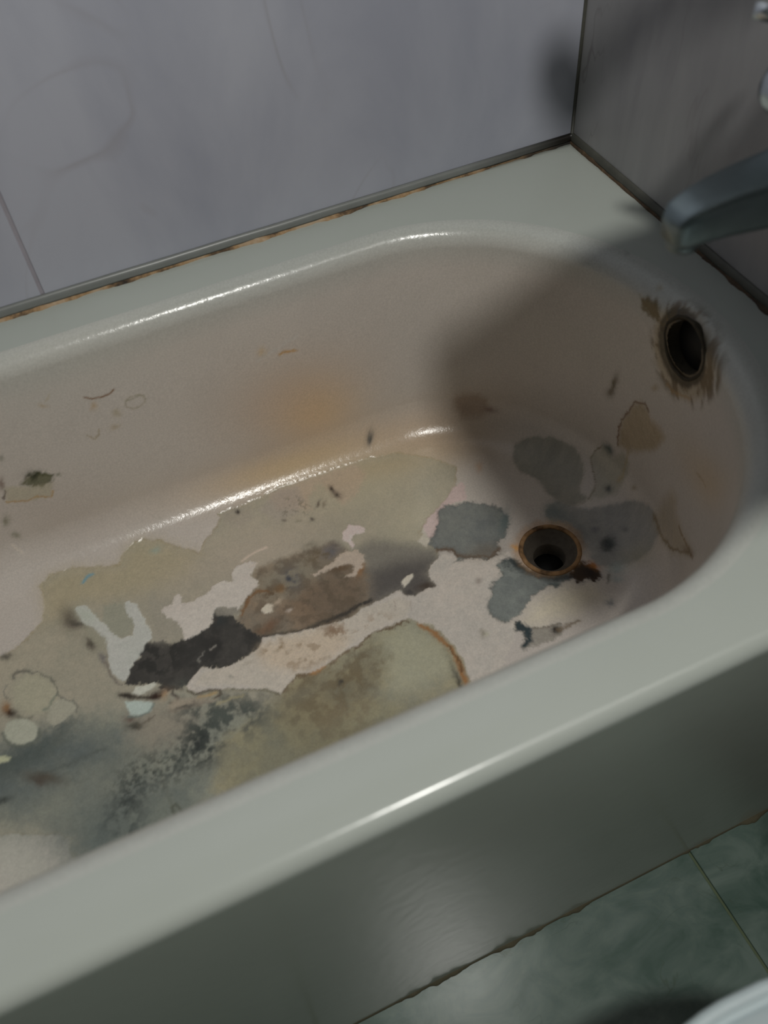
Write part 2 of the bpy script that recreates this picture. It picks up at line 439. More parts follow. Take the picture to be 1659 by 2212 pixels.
PAINT = [
    {'k':'B','q':(-0.4191,-0.0216),'c':(186,142,106),'o':0.75,'M':(16.59,0.81,-1.74,-18.02),'R':0.1487},
    {'k':'B','q':(-0.9063,-0.4719),'c':(139,139,130),'o':0.8,'M':(11.27,0.39,-12.61,-12.24),'R':0.2825},
    {'k':'B','q':(-0.6992,0.1869),'c':(143,142,136),'o':0.6,'M':(7.75,-1.1,-0.72,-14.11),'R':0.2638},
    {'k':'B','q':(-0.4399,0.0115),'c':(150,128,108),'o':0.55,'M':(9.56,1.11,0.25,-12.35),'R':0.2382},
    {'k':'B','q':(-0.4205,-0.0945),'c':(148,128,104),'o':0.6,'M':(4.51,-0.39,-1.96,-24.94),'R':0.4045},
    {'k':'B','q':(-0.2683,-0.1347),'c':(140,118,92),'o':0.55,'M':(9.84,-2.57,-4.87,-19.98),'R':0.1974},
    {'k':'B','q':(-0.7685,-0.0321),'c':(138,128,122),'o':0.4,'M':(9.65,-3.65,-6.92,-13.89),'R':0.2105},
    {'k':'P','p':[(-1.0052,-0.2658),(-0.9939,-0.2334),(-0.9717,-0.2246),(-0.9534,-0.2082),(-0.9209,-0.2087),(-0.888,-0.2092),(-0.8708,-0.2062),(-0.8524,-0.1973),(-0.8323,-0.1816),(-0.8229,-0.1551),(-0.8237,-0.1287),(-0.808,-0.1189),(-0.7833,-0.1203),(-0.7616,-0.128),(-0.7475,-0.132),(-0.724,-0.1421),(-0.7146,-0.1259),(-0.7001,-0.1174),(-0.6843,-0.1168),(-0.6662,-0.1277),(-0.6441,-0.1482),(-0.6321,-0.1604),(-0.6243,-0.1674),(-0.6102,-0.1506),(-0.5917,-0.1387),(-0.5832,-0.1252),(-0.5831,-0.1181),(-0.5638,-0.1186),(-0.5444,-0.1192),(-0.5205,-0.1172),(-0.4954,-0.1127),(-0.4623,-0.114),(-0.4148,-0.1149),(-0.367,-0.117),(-0.3214,-0.1257),(-0.2841,-0.1522),(-0.2601,-0.1828),(-0.2774,-0.2124),(-0.3061,-0.2319),(-0.3282,-0.242),(-0.3467,-0.2551),(-0.3545,-0.2614),(-0.3486,-0.2768),(-0.3444,-0.2953),(-0.3509,-0.3084),(-0.3642,-0.3155),(-0.3729,-0.3255),(-0.3716,-0.3464),(-0.3883,-0.3452),(-0.4019,-0.347),(-0.4106,-0.3427),(-0.4152,-0.3321),(-0.4249,-0.3327),(-0.4381,-0.3339),(-0.4563,-0.3356),(-0.4822,-0.3409),(-0.4959,-0.3416),(-0.5188,-0.3379),(-0.5525,-0.3317),(-0.5744,-0.3261),(-0.5931,-0.3221),(-0.5995,-0.3318),(-0.6105,-0.3363),(-0.626,-0.3393),(-0.6441,-0.3416),(-0.6546,-0.3386),(-0.6663,-0.3302),(-0.6747,-0.3296),(-0.6848,-0.3349),(-0.696,-0.3443),(-0.6938,-0.3519),(-0.6837,-0.3594),(-0.6676,-0.3619),(-0.6477,-0.3701),(-0.6289,-0.3818),(-0.6131,-0.3887),(-0.6004,-0.4008),(-0.5934,-0.3989),(-0.5809,-0.3916),(-0.5731,-0.386),(-0.5521,-0.392),(-0.5371,-0.3911),(-0.5255,-0.3871),(-0.5096,-0.3816),(-0.4919,-0.3824),(-0.4796,-0.3749),(-0.4546,-0.3733),(-0.4311,-0.3731),(-0.4205,-0.3731),(-0.4138,-0.3852),(-0.4002,-0.3955),(-0.395,-0.4161),(-0.389,-0.4346),(-0.3902,-0.457),(-0.4063,-0.5246),(-0.4357,-0.6345),(-0.6202,-0.5594),(-0.8024,-0.5837),(-0.8342,-0.6198),(-0.8187,-0.682),(-0.8582,-0.4763),(-0.8577,-0.4643),(-0.8646,-0.4546),(-0.8828,-0.4476),(-0.8959,-0.4387),(-0.9141,-0.4312),(-0.9468,-0.4238),(-0.9633,-0.4024),(-0.9822,-0.3988),(-0.9955,-0.3649),(-0.9902,-0.339),(-1.0112,-0.2995)],'c':(134,128,114),'c2':(126,122,109),'h':-0.0006,'g':0.3,'z':'under','s':0.0012,'w':0.003,'e':((112,100,72),0.0016,0.55)},
    {'k':'P','p':[(-0.8237,-0.1287),(-0.808,-0.1189),(-0.7833,-0.1203),(-0.7475,-0.132),(-0.724,-0.1421),(-0.7146,-0.1259),(-0.7001,-0.1174),(-0.6843,-0.1168),(-0.6662,-0.1277),(-0.6243,-0.1674),(-0.6508,-0.1913),(-0.6941,-0.1938),(-0.7401,-0.187),(-0.7789,-0.176),(-0.8097,-0.1836),(-0.8301,-0.1849)],'c':(138,128,102),'o':0.5,'s':0.02,'w':0.006},
    {'k':'B','q':(-0.4741,-0.0923),'c':(156,136,104),'o':0.6,'M':(9.07,-0.66,-2.12,-45.42),'R':0.2019},
    {'k':'B','q':(-0.3554,-0.138),'c':(148,132,102),'o':0.5,'M':(9.32,-2.49,-6.43,-34.56),'R':0.1941},
    {'k':'B','q':(-0.5531,-0.1983),'c':(140,128,116),'o':0.5,'M':(8.64,-0.28,0.57,-19.75),'R':0.2277},
    {'k':'B','q':(-0.389,-0.167),'c':(150,144,124),'o':0.5,'M':(10.95,-2.31,-2.99,-25.46),'R':0.1762},
    {'k':'B','q':(-0.3473,-0.2395),'c':(152,146,126),'o':0.5,'M':(15.67,-2.63,-0.54,-22.79),'R':0.1395},
    {'k':'P','p':[(-0.5114,-0.1193),(-0.4628,-0.1152),(-0.3818,-0.1187),(-0.376,-0.1373),(-0.4035,-0.1689),(-0.4265,-0.1753),(-0.4317,-0.1553),(-0.4399,-0.1257),(-0.4642,-0.144),(-0.4686,-0.1637),(-0.5078,-0.1448)],'c':(150,132,116),'o':0.55,'s':0.006,'w':0.004},
    {'k':'P','p':[(-0.5303,-0.1342),(-0.5044,-0.1184),(-0.4717,-0.1204),(-0.4713,-0.145),(-0.4882,-0.1629),(-0.5146,-0.163)],'c':(128,120,114),'o':0.5,'s':0.006,'w':0.004},
    {'k':'P','p':[(-0.5779,-0.1215),(-0.5603,-0.1179),(-0.5416,-0.1292),(-0.5439,-0.1447),(-0.5628,-0.1525),(-0.5798,-0.136)],'c':(126,118,108),'o':0.5,'s':0.006},
    {'k':'P','p':[(-0.4382,-0.2497),(-0.4161,-0.244),(-0.3906,-0.2605),(-0.3635,-0.2803),(-0.3453,-0.2973),(-0.3509,-0.3124),(-0.3729,-0.3255),(-0.3712,-0.3482),(-0.403,-0.3495),(-0.4147,-0.3339),(-0.4569,-0.3368),(-0.4631,-0.3368),(-0.4541,-0.3016),(-0.4402,-0.2769)],'c':(96,93,87),'o':0.85,'s':0.012,'w':0.004,'g':0.5},
    {'k':'P','p':[(-0.4366,-0.2906),(-0.4043,-0.2904),(-0.3561,-0.3058),(-0.3729,-0.3255),(-0.3712,-0.3482),(-0.403,-0.3495),(-0.4147,-0.3339),(-0.4574,-0.3351)],'c':(66,63,61),'o':0.9,'s':0.016,'w':0.004,'z':'grey'},
    {'k':'P','p':[(-0.4382,-0.2497),(-0.4161,-0.244),(-0.3906,-0.2605),(-0.3635,-0.2803),(-0.3453,-0.2973),(-0.3509,-0.3124),(-0.3729,-0.3255),(-0.3712,-0.3482),(-0.403,-0.3495),(-0.4147,-0.3339),(-0.4569,-0.3368),(-0.4631,-0.3368),(-0.4541,-0.3016),(-0.4402,-0.2769)],'c':(0,0,0),'o':0.0001,'s':0.002,'z':'grey'},
    {'k':'B','q':(-0.383,-0.3409),'c':(48,36,26),'o':0.8,'M':(69.57,-16.58,-17.21,-121.06),'R':0.0293},
    {'k':'B','q':(-0.4047,-0.3395),'c':(40,38,40),'o':0.7,'n':5,'M':(63.84,-19.41,-35.41,-142.01),'R':0.0297},
    {'k':'P','p':[(-0.6053,-0.2777),(-0.5978,-0.2627),(-0.585,-0.2537),(-0.5724,-0.246),(-0.5718,-0.237),(-0.5732,-0.2285),(-0.5645,-0.2233),(-0.5423,-0.2212),(-0.5111,-0.2226),(-0.4794,-0.224),(-0.4593,-0.2256),(-0.4504,-0.2479),(-0.439,-0.2815),(-0.4578,-0.3304),(-0.4822,-0.3409),(-0.5188,-0.3379),(-0.5525,-0.3317),(-0.5934,-0.3227),(-0.6076,-0.3022),(-0.6137,-0.2847)],'c':(112,98,82),'c2':(98,92,82),'g':0.42,'z':'brown','s':0.006,'w':0.004},
    {'k':'P','p':[(-0.5276,-0.266),(-0.4908,-0.2683),(-0.451,-0.2797),(-0.4463,-0.3054),(-0.4612,-0.3325),(-0.4947,-0.3386),(-0.5391,-0.328),(-0.5577,-0.297)],'c':(96,80,64),'o':0.75,'s':0.02,'w':0.008,'c2':(82,70,57)},
    {'k':'P','p':[(-0.5675,-0.239),(-0.5377,-0.2258),(-0.5029,-0.2346),(-0.4961,-0.2657),(-0.5325,-0.279),(-0.5686,-0.2768),(-0.5782,-0.2608)],'c':(108,104,92),'o':0.7,'s':0.015,'w':0.006},
    {'k':'B','q':(-0.5299,-0.2556),'c':(70,74,82),'o':0.9,'n':4,'M':(9.44,-50.84,-84.92,-5.96),'R':0.041},
    {'k':'B','q':(-0.5325,-0.2559),'c':(34,40,52),'o':0.9,'M':(177.71,-66.93,-77.67,-160.95),'R':0.0139},
    {'k':'B','q':(-0.5598,-0.2659),'c':(72,52,30),'o':0.85,'n':5,'M':(62.48,-22.59,-42.39,-87.82),'R':0.033},
    {'k':'B','q':(-0.5485,-0.2637),'c':(110,78,36),'o':0.7,'M':(134.61,-49.57,-63.04,-130.76),'R':0.0177},
    {'k':'S','p':[(-0.6049,-0.2801),(-0.5898,-0.2605),(-0.5754,-0.2545),(-0.5641,-0.2607)],'c':(96,66,34),'wd':0.0022,'o':0.8},
    {'k':'B','q':(-0.4692,-0.2388),'c':(78,78,84),'o':0.8,'M':(75.2,-7.89,-1.86,-86.3),'R':0.0318},
    {'k':'B','q':(-0.4854,-0.239),'c':(92,80,58),'o':0.7,'n':4,'M':(55.47,-5.36,-1.67,-77.01),'R':0.04},
    {'k':'B','q':(-0.469,-0.2693),'c':(74,56,38),'o':0.8,'M':(55.54,-10.89,-26.86,-173.41),'R':0.0334},
    {'k':'B','q':(-0.4468,-0.2817),'c':(128,88,44),'o':0.6,'M':(126.07,-106.75,-69.82,-60.17),'R':0.0226},
    {'k':'B','q':(-0.5774,-0.3095),'c':(86,56,34),'o':0.65,'M':(65.17,16.23,47.1,-120.31),'R':0.0305},
    {'k':'B','q':(-0.5934,-0.3127),'c':(84,60,40),'o':0.6,'M':(58.98,-11.28,-36.93,-147.62),'R':0.0323},
    {'k':'S','p':[(-0.5927,-0.3209),(-0.5636,-0.3292),(-0.5294,-0.3342),(-0.5049,-0.3336),(-0.4895,-0.3337),(-0.4697,-0.3306),(-0.4536,-0.3294)],'c':(40,38,34),'wd':0.0032,'o':0.9},
    {'k':'B','q':(-0.5117,-0.3354),'c':(44,42,38),'o':0.85,'M':(35.21,-3.13,-6.73,-168.45),'R':0.0521},
    {'k':'N','p':[(-0.6053,-0.2777),(-0.5978,-0.2627),(-0.585,-0.2537),(-0.5724,-0.246),(-0.5718,-0.237),(-0.5732,-0.2285),(-0.5645,-0.2233),(-0.5423,-0.2212),(-0.5111,-0.2226),(-0.4794,-0.224),(-0.4593,-0.2256),(-0.4504,-0.2479),(-0.439,-0.2815),(-0.4578,-0.3304),(-0.4822,-0.3409),(-0.5188,-0.3379),(-0.5525,-0.3317),(-0.5934,-0.3227),(-0.6076,-0.3022),(-0.6137,-0.2847)],'c':(74,62,48),'o':0.45,'f':'m','t':0.56,'cs':5,'s':0.01},
    {'k':'P','p':[(-0.7586,-0.3116),(-0.7532,-0.2988),(-0.7423,-0.2869),(-0.7353,-0.282),(-0.729,-0.271),(-0.7212,-0.2677),(-0.7119,-0.2693),(-0.7013,-0.2751),(-0.6944,-0.2834),(-0.6776,-0.2815),(-0.662,-0.284),(-0.6523,-0.2793),(-0.6415,-0.275),(-0.6385,-0.2618),(-0.6311,-0.2572),(-0.6244,-0.2663),(-0.6178,-0.2754),(-0.6092,-0.2891),(-0.6012,-0.3096),(-0.5947,-0.3214),(-0.5999,-0.333),(-0.6105,-0.3363),(-0.626,-0.3393),(-0.6441,-0.3416),(-0.6546,-0.3386),(-0.6663,-0.3302),(-0.6747,-0.3296),(-0.6848,-0.3349),(-0.695,-0.3447),(-0.7072,-0.3442),(-0.7206,-0.3364),(-0.7249,-0.3277),(-0.7289,-0.3218),(-0.7447,-0.3182)],'c':(54,52,49),'c2':(40,39,37),'h':-0.0009,'g':0.5,'z':'dark','s':0.0018,'w':0.005,'cs':6},
    {'k':'N','p':[(-0.7438,-0.293),(-0.7265,-0.2701),(-0.6998,-0.2779),(-0.6798,-0.2889),(-0.6937,-0.317),(-0.7278,-0.3176)],'c':(30,30,28),'o':0.7,'f':'m','t':0.5,'cs':9,'s':0.006},
    {'k':'N','p':[(-0.6595,-0.2987),(-0.6312,-0.2836),(-0.6046,-0.3108),(-0.5987,-0.3279),(-0.626,-0.3393),(-0.6538,-0.3362)],'c':(28,27,26),'o':0.6,'f':'l','t':0.5,'cs':6,'s':0.01},
    {'k':'B','q':(-0.6307,-0.2729),'c':(40,44,44),'o':0.8,'n':4,'M':(69.87,-22.45,-41.17,-85.57),'R':0.0313},
    {'k':'P','p':[(-0.635,-0.2583),(-0.6242,-0.2583),(-0.6067,-0.2674),(-0.6047,-0.2758),(-0.6167,-0.2759),(-0.6323,-0.2685)],'c':(112,108,100),'o':0.9,'s':0.003},
    {'k':'S','p':[(-0.6719,-0.3206),(-0.6691,-0.3151),(-0.6639,-0.3092)],'c':(120,118,112),'wd':0.0012,'o':0.5},
    {'k':'S','p':[(-0.6541,-0.3097),(-0.6474,-0.3087)],'c':(126,122,116),'wd':0.0015,'o':0.6},
    {'k':'P','p':[(-0.6978,-0.2072),(-0.6766,-0.2173),(-0.6693,-0.2433),(-0.6688,-0.2619),(-0.6796,-0.2784),(-0.6998,-0.2779),(-0.7146,-0.2687),(-0.7094,-0.2388),(-0.7077,-0.2175)],'c':(122,118,108),'o':0.7,'s':0.01,'w':0.005},
    {'k':'P','p':[(-0.7593,-0.1928),(-0.7355,-0.1967),(-0.7268,-0.2158),(-0.7274,-0.2339),(-0.7381,-0.2482),(-0.7565,-0.2415),(-0.7645,-0.2197)],'c':(120,120,108),'o':0.85,'s':0.004,'w':0.005},
    {'k':'B','q':(-0.7999,-0.192),'c':(72,66,56),'o':0.8,'M':(10.14,-46.07,-83.15,-16.32),'R':0.0437},
    {'k':'B','q':(-0.7939,-0.2043),'c':(50,46,42),'o':0.8,'M':(66.58,-25.74,-105.68,-143.78),'R':0.0281},
    {'k':'P','p':[(-0.9855,-0.3412),(-0.9775,-0.3158),(-0.9416,-0.3149),(-0.9062,-0.3194),(-0.8753,-0.3217),(-0.8277,-0.3223),(-0.7623,-0.3439),(-0.6991,-0.3547),(-0.6667,-0.3768),(-0.6269,-0.4088),(-0.6472,-0.4673),(-0.706,-0.7225),(-0.8125,-0.5272),(-0.8342,-0.6198),(-0.8568,-0.4647),(-0.8961,-0.4397),(-0.9503,-0.4141),(-0.9758,-0.3855)],'c':(106,110,100),'o':0.75,'s':0.03,'w':0.008,'c2':(92,98,92)},
    {'k':'P','p':[(-0.9415,-0.3507),(-0.8774,-0.3332),(-0.8307,-0.3367),(-0.7803,-0.3732),(-0.7916,-0.3982),(-0.8385,-0.3996),(-0.889,-0.3987),(-0.9475,-0.3935)],'c':(74,80,78),'o':0.8,'s':0.035,'w':0.01,'c2':(66,74,76)},
    {'k':'P','p':[(-0.8646,-0.4546),(-0.8267,-0.4395),(-0.7761,-0.4408),(-0.7197,-0.462),(-0.7206,-0.7089),(-0.7909,-0.5993),(-0.8342,-0.6198),(-0.8586,-0.4735)],'c':(84,90,84),'o':0.75,'s':0.03,'w':0.01,'c2':(72,80,78)},
    {'k':'P','p':[(-0.94,-0.3397),(-0.9094,-0.3392),(-0.8782,-0.3377),(-0.8522,-0.3389),(-0.8295,-0.331),(-0.8438,-0.3491),(-0.8671,-0.3623),(-0.8984,-0.3653),(-0.9431,-0.3616)],'c':(44,52,50),'o':0.75,'s':0.018,'w':0.008},
    {'k':'P','p':[(-0.7645,-0.3525),(-0.7316,-0.3521),(-0.6912,-0.3844),(-0.709,-0.4073),(-0.7513,-0.4054),(-0.7722,-0.3833)],'c':(120,112,100),'o':0.7,'s':0.02,'w':0.008},
    {'k':'S','p':[(-0.8805,-0.3796),(-0.8399,-0.3812),(-0.8003,-0.379)],'c':(62,66,62),'wd':0.003,'o':0.6},
    {'k':'B','q':(-0.8688,-0.3852),'c':(56,40,22),'o':0.95,'M':(39.98,-13.13,-83.28,-126.91),'R':0.046},
    {'k':'B','q':(-0.8745,-0.3883),'c':(54,30,10),'o':0.9,'M':(87.71,-51.79,-180.92,-187.48),'R':0.0195},
    {'k':'B','q':(-0.9151,-0.3909),'c':(24,24,20),'o':0.9,'M':(108.66,15.31,-12.01,-221.35),'R':0.0187},
    {'k':'P','p':[(-0.6013,-0.4003),(-0.5934,-0.3989),(-0.5809,-0.3916),(-0.5731,-0.386),(-0.5521,-0.392),(-0.5371,-0.3911),(-0.5255,-0.3871),(-0.5096,-0.3816),(-0.4919,-0.3824),(-0.4796,-0.3749),(-0.4546,-0.3733),(-0.4311,-0.3731),(-0.4205,-0.3731),(-0.4138,-0.3852),(-0.4002,-0.3955),(-0.395,-0.4161),(-0.389,-0.4346),(-0.3902,-0.457),(-0.4063,-0.5246),(-0.4357,-0.6345),(-0.6202,-0.5594),(-0.6888,-0.5877),(-0.7029,-0.4757),(-0.6775,-0.4285),(-0.6288,-0.4143)],'c':(126,120,98),'c2':(112,110,96),'g':0.42,'z':'front','s':0.01,'w':0.006},
    {'k':'P','p':[(-0.6017,-0.4015),(-0.5633,-0.3907),(-0.5204,-0.4005),(-0.481,-0.3919),(-0.4583,-0.3816),(-0.4664,-0.413),(-0.496,-0.4526),(-0.5382,-0.4707),(-0.5885,-0.6328),(-0.6196,-0.6225),(-0.6026,-0.4645),(-0.6184,-0.432)],'c':(104,94,70),'o':0.7,'s':0.02,'w':0.01,'c2':(92,88,74)},
    {'k':'P','p':[(-0.4633,-0.3792),(-0.4264,-0.379),(-0.4049,-0.4112),(-0.3952,-0.4407),(-0.404,-0.4639),(-0.4554,-0.4657),(-0.4864,-0.4572),(-0.4739,-0.4162)],'c':(136,135,117),'o':0.75,'s':0.02,'w':0.006},
    {'k':'B','q':(-0.532,-0.4285),'c':(84,84,74),'o':0.6,'M':(37.34,-3.1,-3.73,-64.69),'R':0.0555},
    {'k':'N','p':[(-0.6007,-0.3987),(-0.5739,-0.3883),(-0.5218,-0.3896),(-0.4772,-0.3832),(-0.4713,-0.4106),(-0.5008,-0.437),(-0.5664,-0.4571),(-0.61,-0.6602),(-0.6089,-0.4366)],'c':(84,72,50),'o':0.6,'f':'m','t':0.5,'cs':4,'s':0.015,'w':0.01},
    {'k':'N','p':[(-0.5853,-0.448),(-0.5388,-0.4449),(-0.5102,-0.4587),(-0.548,-0.5544),(-0.5996,-0.6217),(-0.6182,-0.6398)],'c':(98,82,58),'o':0.5,'f':'m','t':0.5,'cs':4,'s':0.015,'w':0.01},
    {'k':'S','p':[(-0.5943,-0.3998),(-0.5781,-0.3903),(-0.5628,-0.3896),(-0.5405,-0.3922),(-0.5247,-0.3881),(-0.5083,-0.3829),(-0.4914,-0.3826),(-0.4789,-0.3759),(-0.4536,-0.3738),(-0.4245,-0.3749)],'c':(74,58,38),'wd':0.003,'o':0.85,'w':0.007},
    {'k':'S','p':[(-0.5545,-0.3922),(-0.54,-0.391)],'c':(150,104,48),'wd':0.003,'o':0.6},
    {'k':'S','p':[(-0.4147,-0.3869),(-0.4052,-0.4017),(-0.4004,-0.417),(-0.3953,-0.435),(-0.3954,-0.453),(-0.399,-0.4717),(-0.4185,-0.5602)],'c':(120,82,42),'wd':0.0034,'o':0.9,'w':0.003},
    {'k':'S','p':[(-0.397,-0.4299),(-0.3941,-0.4482),(-0.3977,-0.4669)],'c':(60,44,26),'wd':0.0014,'o':0.7},
    {'k':'B','q':(-0.4108,-0.4959),'c':(30,26,18),'o':0.9,'M':(213.52,-45.12,-141.05,5.34),'R':0.0895},
    {'k':'B','q':(-0.5303,-0.4187),'c':(24,24,28),'o':0.9,'M':(286.63,-118.4,-121.2,-250.0),'R':0.0087},
    {'k':'B','q':(-0.5776,-0.4131),'c':(96,94,82),'o':0.5,'M':(31.39,0.66,4.13,-92.88),'R':0.0605},
    {'k':'P','p':[(-0.706,-0.7225),(-0.6888,-0.4473),(-0.6421,-0.4206),(-0.6002,-0.4281),(-0.5664,-0.4571),(-0.496,-0.4656),(-0.4141,-0.54),(-0.4433,-0.6374),(-0.6202,-0.5594),(-0.7129,-0.5455)],'c':(100,98,80),'o':0.65,'s':0.03,'w':0.01,'c2':(90,90,76)},
    {'k':'P','p':[(-0.9415,-0.3507),(-0.8774,-0.3332),(-0.8065,-0.3482),(-0.756,-0.4032),(-0.7838,-0.4711),(-0.8188,-0.6641),(-0.8943,-0.4296),(-0.9489,-0.4039)],'c':(76,82,78),'o':0.35,'s':0.04,'w':0.01},
    {'k':'N','p':[(-0.7113,-0.3683),(-0.6853,-0.3646),(-0.6503,-0.3781),(-0.6231,-0.3977),(-0.6226,-0.4205),(-0.6458,-0.4314),(-0.675,-0.4205),(-0.6996,-0.4301),(-0.7105,-0.4127),(-0.7089,-0.3886)],'c':(34,38,36),'o':0.8,'f':'m','t':0.46,'cs':3.5,'s':0.02,'w':0.006},
    {'k':'N','p':[(-0.7979,-0.4247),(-0.7729,-0.4072),(-0.7372,-0.4122),(-0.6979,-0.4064),(-0.6822,-0.4263),(-0.7028,-0.4407),(-0.732,-0.4503),(-0.7624,-0.4474),(-0.7858,-0.459),(-0.8052,-0.4664)],'c':(28,32,30),'o':0.85,'f':'f','t':0.5,'cs':3,'s':0.03,'w':0.006},
    {'k':'N','p':[(-0.72,-0.4082),(-0.6898,-0.3978),(-0.6741,-0.4178),(-0.6935,-0.4451),(-0.7244,-0.4422)],'c':(24,28,26),'o':0.75,'f':'m','t':0.5,'cs':8,'s':0.02,'w':0.012},
    {'k':'N','p':[(-0.8165,-0.461),(-0.7879,-0.4467),(-0.7813,-0.4611),(-0.798,-0.5445)],'c':(34,38,36),'o':0.6,'f':'m','t':0.5,'cs':7,'s':0.02,'w':0.01},
    {'k':'B','q':(-0.6681,-0.3987),'c':(66,72,66),'o':0.6,'n':3,'M':(21.18,-3.26,-12.37,-47.57),'R':0.0921},
    {'k':'B','q':(-0.7492,-0.4274),'c':(66,72,66),'o':0.5,'n':3,'M':(29.27,3.52,2.52,-58.75),'R':0.0685},
    {'k':'S','p':[(-0.7315,-0.6642),(-0.7367,-0.6445),(-0.7503,-0.4787),(-0.7445,-0.4764),(-0.7361,-0.507),(-0.7239,-0.6391),(-0.7184,-0.6742),(-0.7132,-0.6574),(-0.7066,-0.6665),(-0.7023,-0.6574),(-0.7003,-0.6665)],'c':(60,62,52),'wd':0.0016,'o':0.75,'w':0.001},
    {'k':'B','q':(-0.7411,-0.5643),'c':(62,62,48),'o':0.6,'M':(333.56,25.65,-69.54,-14.87),'R':0.1938},
    {'k':'P','p':[(-0.7921,-0.1831),(-0.7875,-0.1779),(-0.7771,-0.1836),(-0.7738,-0.1948),(-0.7676,-0.2081),(-0.7597,-0.2235),(-0.756,-0.2368),(-0.7483,-0.2476),(-0.735,-0.2497),(-0.7287,-0.2368),(-0.7304,-0.2251),(-0.7332,-0.2112),(-0.7337,-0.1991),(-0.7277,-0.1989),(-0.7184,-0.2086),(-0.7175,-0.2276),(-0.714,-0.2453),(-0.7134,-0.2643),(-0.7253,-0.27),(-0.7323,-0.2792),(-0.7423,-0.2869),(-0.7517,-0.2974),(-0.7574,-0.3068),(-0.7641,-0.3023),(-0.7697,-0.2888),(-0.7698,-0.2703),(-0.7669,-0.2487),(-0.77,-0.233),(-0.7784,-0.2146),(-0.7877,-0.205),(-0.7887,-0.1936)],'c':(147,149,143),'c2':(152,152,147),'h':0,'g':0.3,'z':'coat_left','s':0.0012,'w':0.003},
    {'k':'B','q':(-0.7808,-0.1974),'c':(140,146,134),'o':0.6,'M':(37.28,-39.55,-108.87,-63.77),'R':0.037},
    {'k':'P','p':[(-0.6938,-0.2316),(-0.6902,-0.2273),(-0.6786,-0.2284),(-0.6741,-0.217),(-0.6662,-0.2147),(-0.665,-0.2229),(-0.6684,-0.2303),(-0.6614,-0.2351),(-0.645,-0.2325),(-0.6335,-0.2304),(-0.6223,-0.222),(-0.6116,-0.2233),(-0.6008,-0.2277),(-0.5957,-0.2161),(-0.5923,-0.2099),(-0.5856,-0.2084),(-0.5693,-0.2083),(-0.5616,-0.2151),(-0.5661,-0.2209),(-0.5748,-0.2277),(-0.5706,-0.2407),(-0.5724,-0.246),(-0.585,-0.2537),(-0.5983,-0.264),(-0.6069,-0.2718),(-0.6079,-0.2676),(-0.624,-0.2576),(-0.634,-0.2588),(-0.6415,-0.275),(-0.6523,-0.2793),(-0.662,-0.284),(-0.6785,-0.2846),(-0.6783,-0.2682),(-0.6812,-0.2538),(-0.6891,-0.2441)],'c':(158,151,144),'c2':(162,156,149),'h':0,'g':0.3,'z':'coat_middle','s':0.0012,'w':0.003},
    {'k':'P','p':[(-0.7496,-0.3199),(-0.7358,-0.3225),(-0.727,-0.3227),(-0.7272,-0.328),(-0.7383,-0.3319),(-0.7484,-0.3324),(-0.7557,-0.3263)],'c':(160,160,150),'h':0,'g':0.3,'s':0.0012,'w':0.002,'z':'coat_la'},
    {'k':'P','p':[(-0.7659,-0.3319),(-0.7504,-0.3399),(-0.7358,-0.3475),(-0.7409,-0.358),(-0.7549,-0.3577),(-0.7639,-0.3547),(-0.7646,-0.3441)],'c':(146,156,150),'h':0,'g':0.3,'s':0.0016,'w':0.002,'z':'coat_lb'},
    {'k':'P','p':[(-0.4426,-0.217),(-0.4324,-0.2085),(-0.4231,-0.2147),(-0.4146,-0.2255),(-0.4209,-0.2309),(-0.4313,-0.2275),(-0.4381,-0.2342),(-0.4372,-0.2445),(-0.4428,-0.2483),(-0.4452,-0.2357),(-0.4494,-0.227)],'c':(168,156,152),'h':0,'g':0.3,'s':0.0012,'w':0.003,'z':'coat_c0'},
    {'k':'P','p':[(-0.4664,-0.2523),(-0.4531,-0.2466),(-0.439,-0.2517),(-0.4334,-0.2626),(-0.4369,-0.2738),(-0.4462,-0.2804),(-0.4544,-0.2875),(-0.4623,-0.2883),(-0.4702,-0.2829),(-0.4569,-0.2815),(-0.4519,-0.2729),(-0.4609,-0.2653),(-0.4738,-0.2655),(-0.4897,-0.2656),(-0.5029,-0.2671),(-0.5061,-0.2624),(-0.4871,-0.259)],'c':(150,138,126),'h':0,'g':0.3,'s':0.0016,'w':0.004,'z':'coat_c1'},
    {'k':'P','p':[(-0.5786,-0.2809),(-0.5703,-0.2782),(-0.5648,-0.2831),(-0.5701,-0.291),(-0.5776,-0.2918),(-0.5804,-0.286)],'c':(176,160,146),'h':0,'g':0.3,'s':0.0014,'w':0.003,'z':'coat_c2'},
    {'k':'B','q':(-0.5582,-0.2818),'c':(150,136,120),'o':0.8,'M':(118.44,28.3,111.86,-280.64),'R':0.0161},
    {'k':'B','q':(-0.5495,-0.2995),'c':(160,150,140),'o':0.9,'M':(290.72,23.37,64.97,-368.94),'R':0.0079},
    {'k':'P','p':[(-0.4086,-0.3222),(-0.3999,-0.3171),(-0.3891,-0.3161),(-0.3905,-0.3217),(-0.4009,-0.3275),(-0.4085,-0.33)],'c':(166,160,148),'h':0,'g':0.3,'s':0.0012,'w':0.002,'z':'coat_c3'},
    {'k':'P','p':[(-0.3619,-0.2728),(-0.352,-0.266),(-0.3457,-0.2724),(-0.3475,-0.2815),(-0.355,-0.286),(-0.3606,-0.2784)],'c':(158,152,140),'h':0,'g':0.3,'s':0.0014,'w':0.002,'z':'coat_c4'},
    {'k':'S','p':[(-0.579,-0.2036),(-0.5675,-0.1995),(-0.5553,-0.1973),(-0.543,-0.1967)],'c':(168,154,142),'wd':0.0018,'o':0.8,'w':0.001},
    {'k':'S','p':[(-0.5726,-0.2178),(-0.5616,-0.2151)],'c':(160,150,140),'wd':0.002,'o':0.6,'w':0.001},
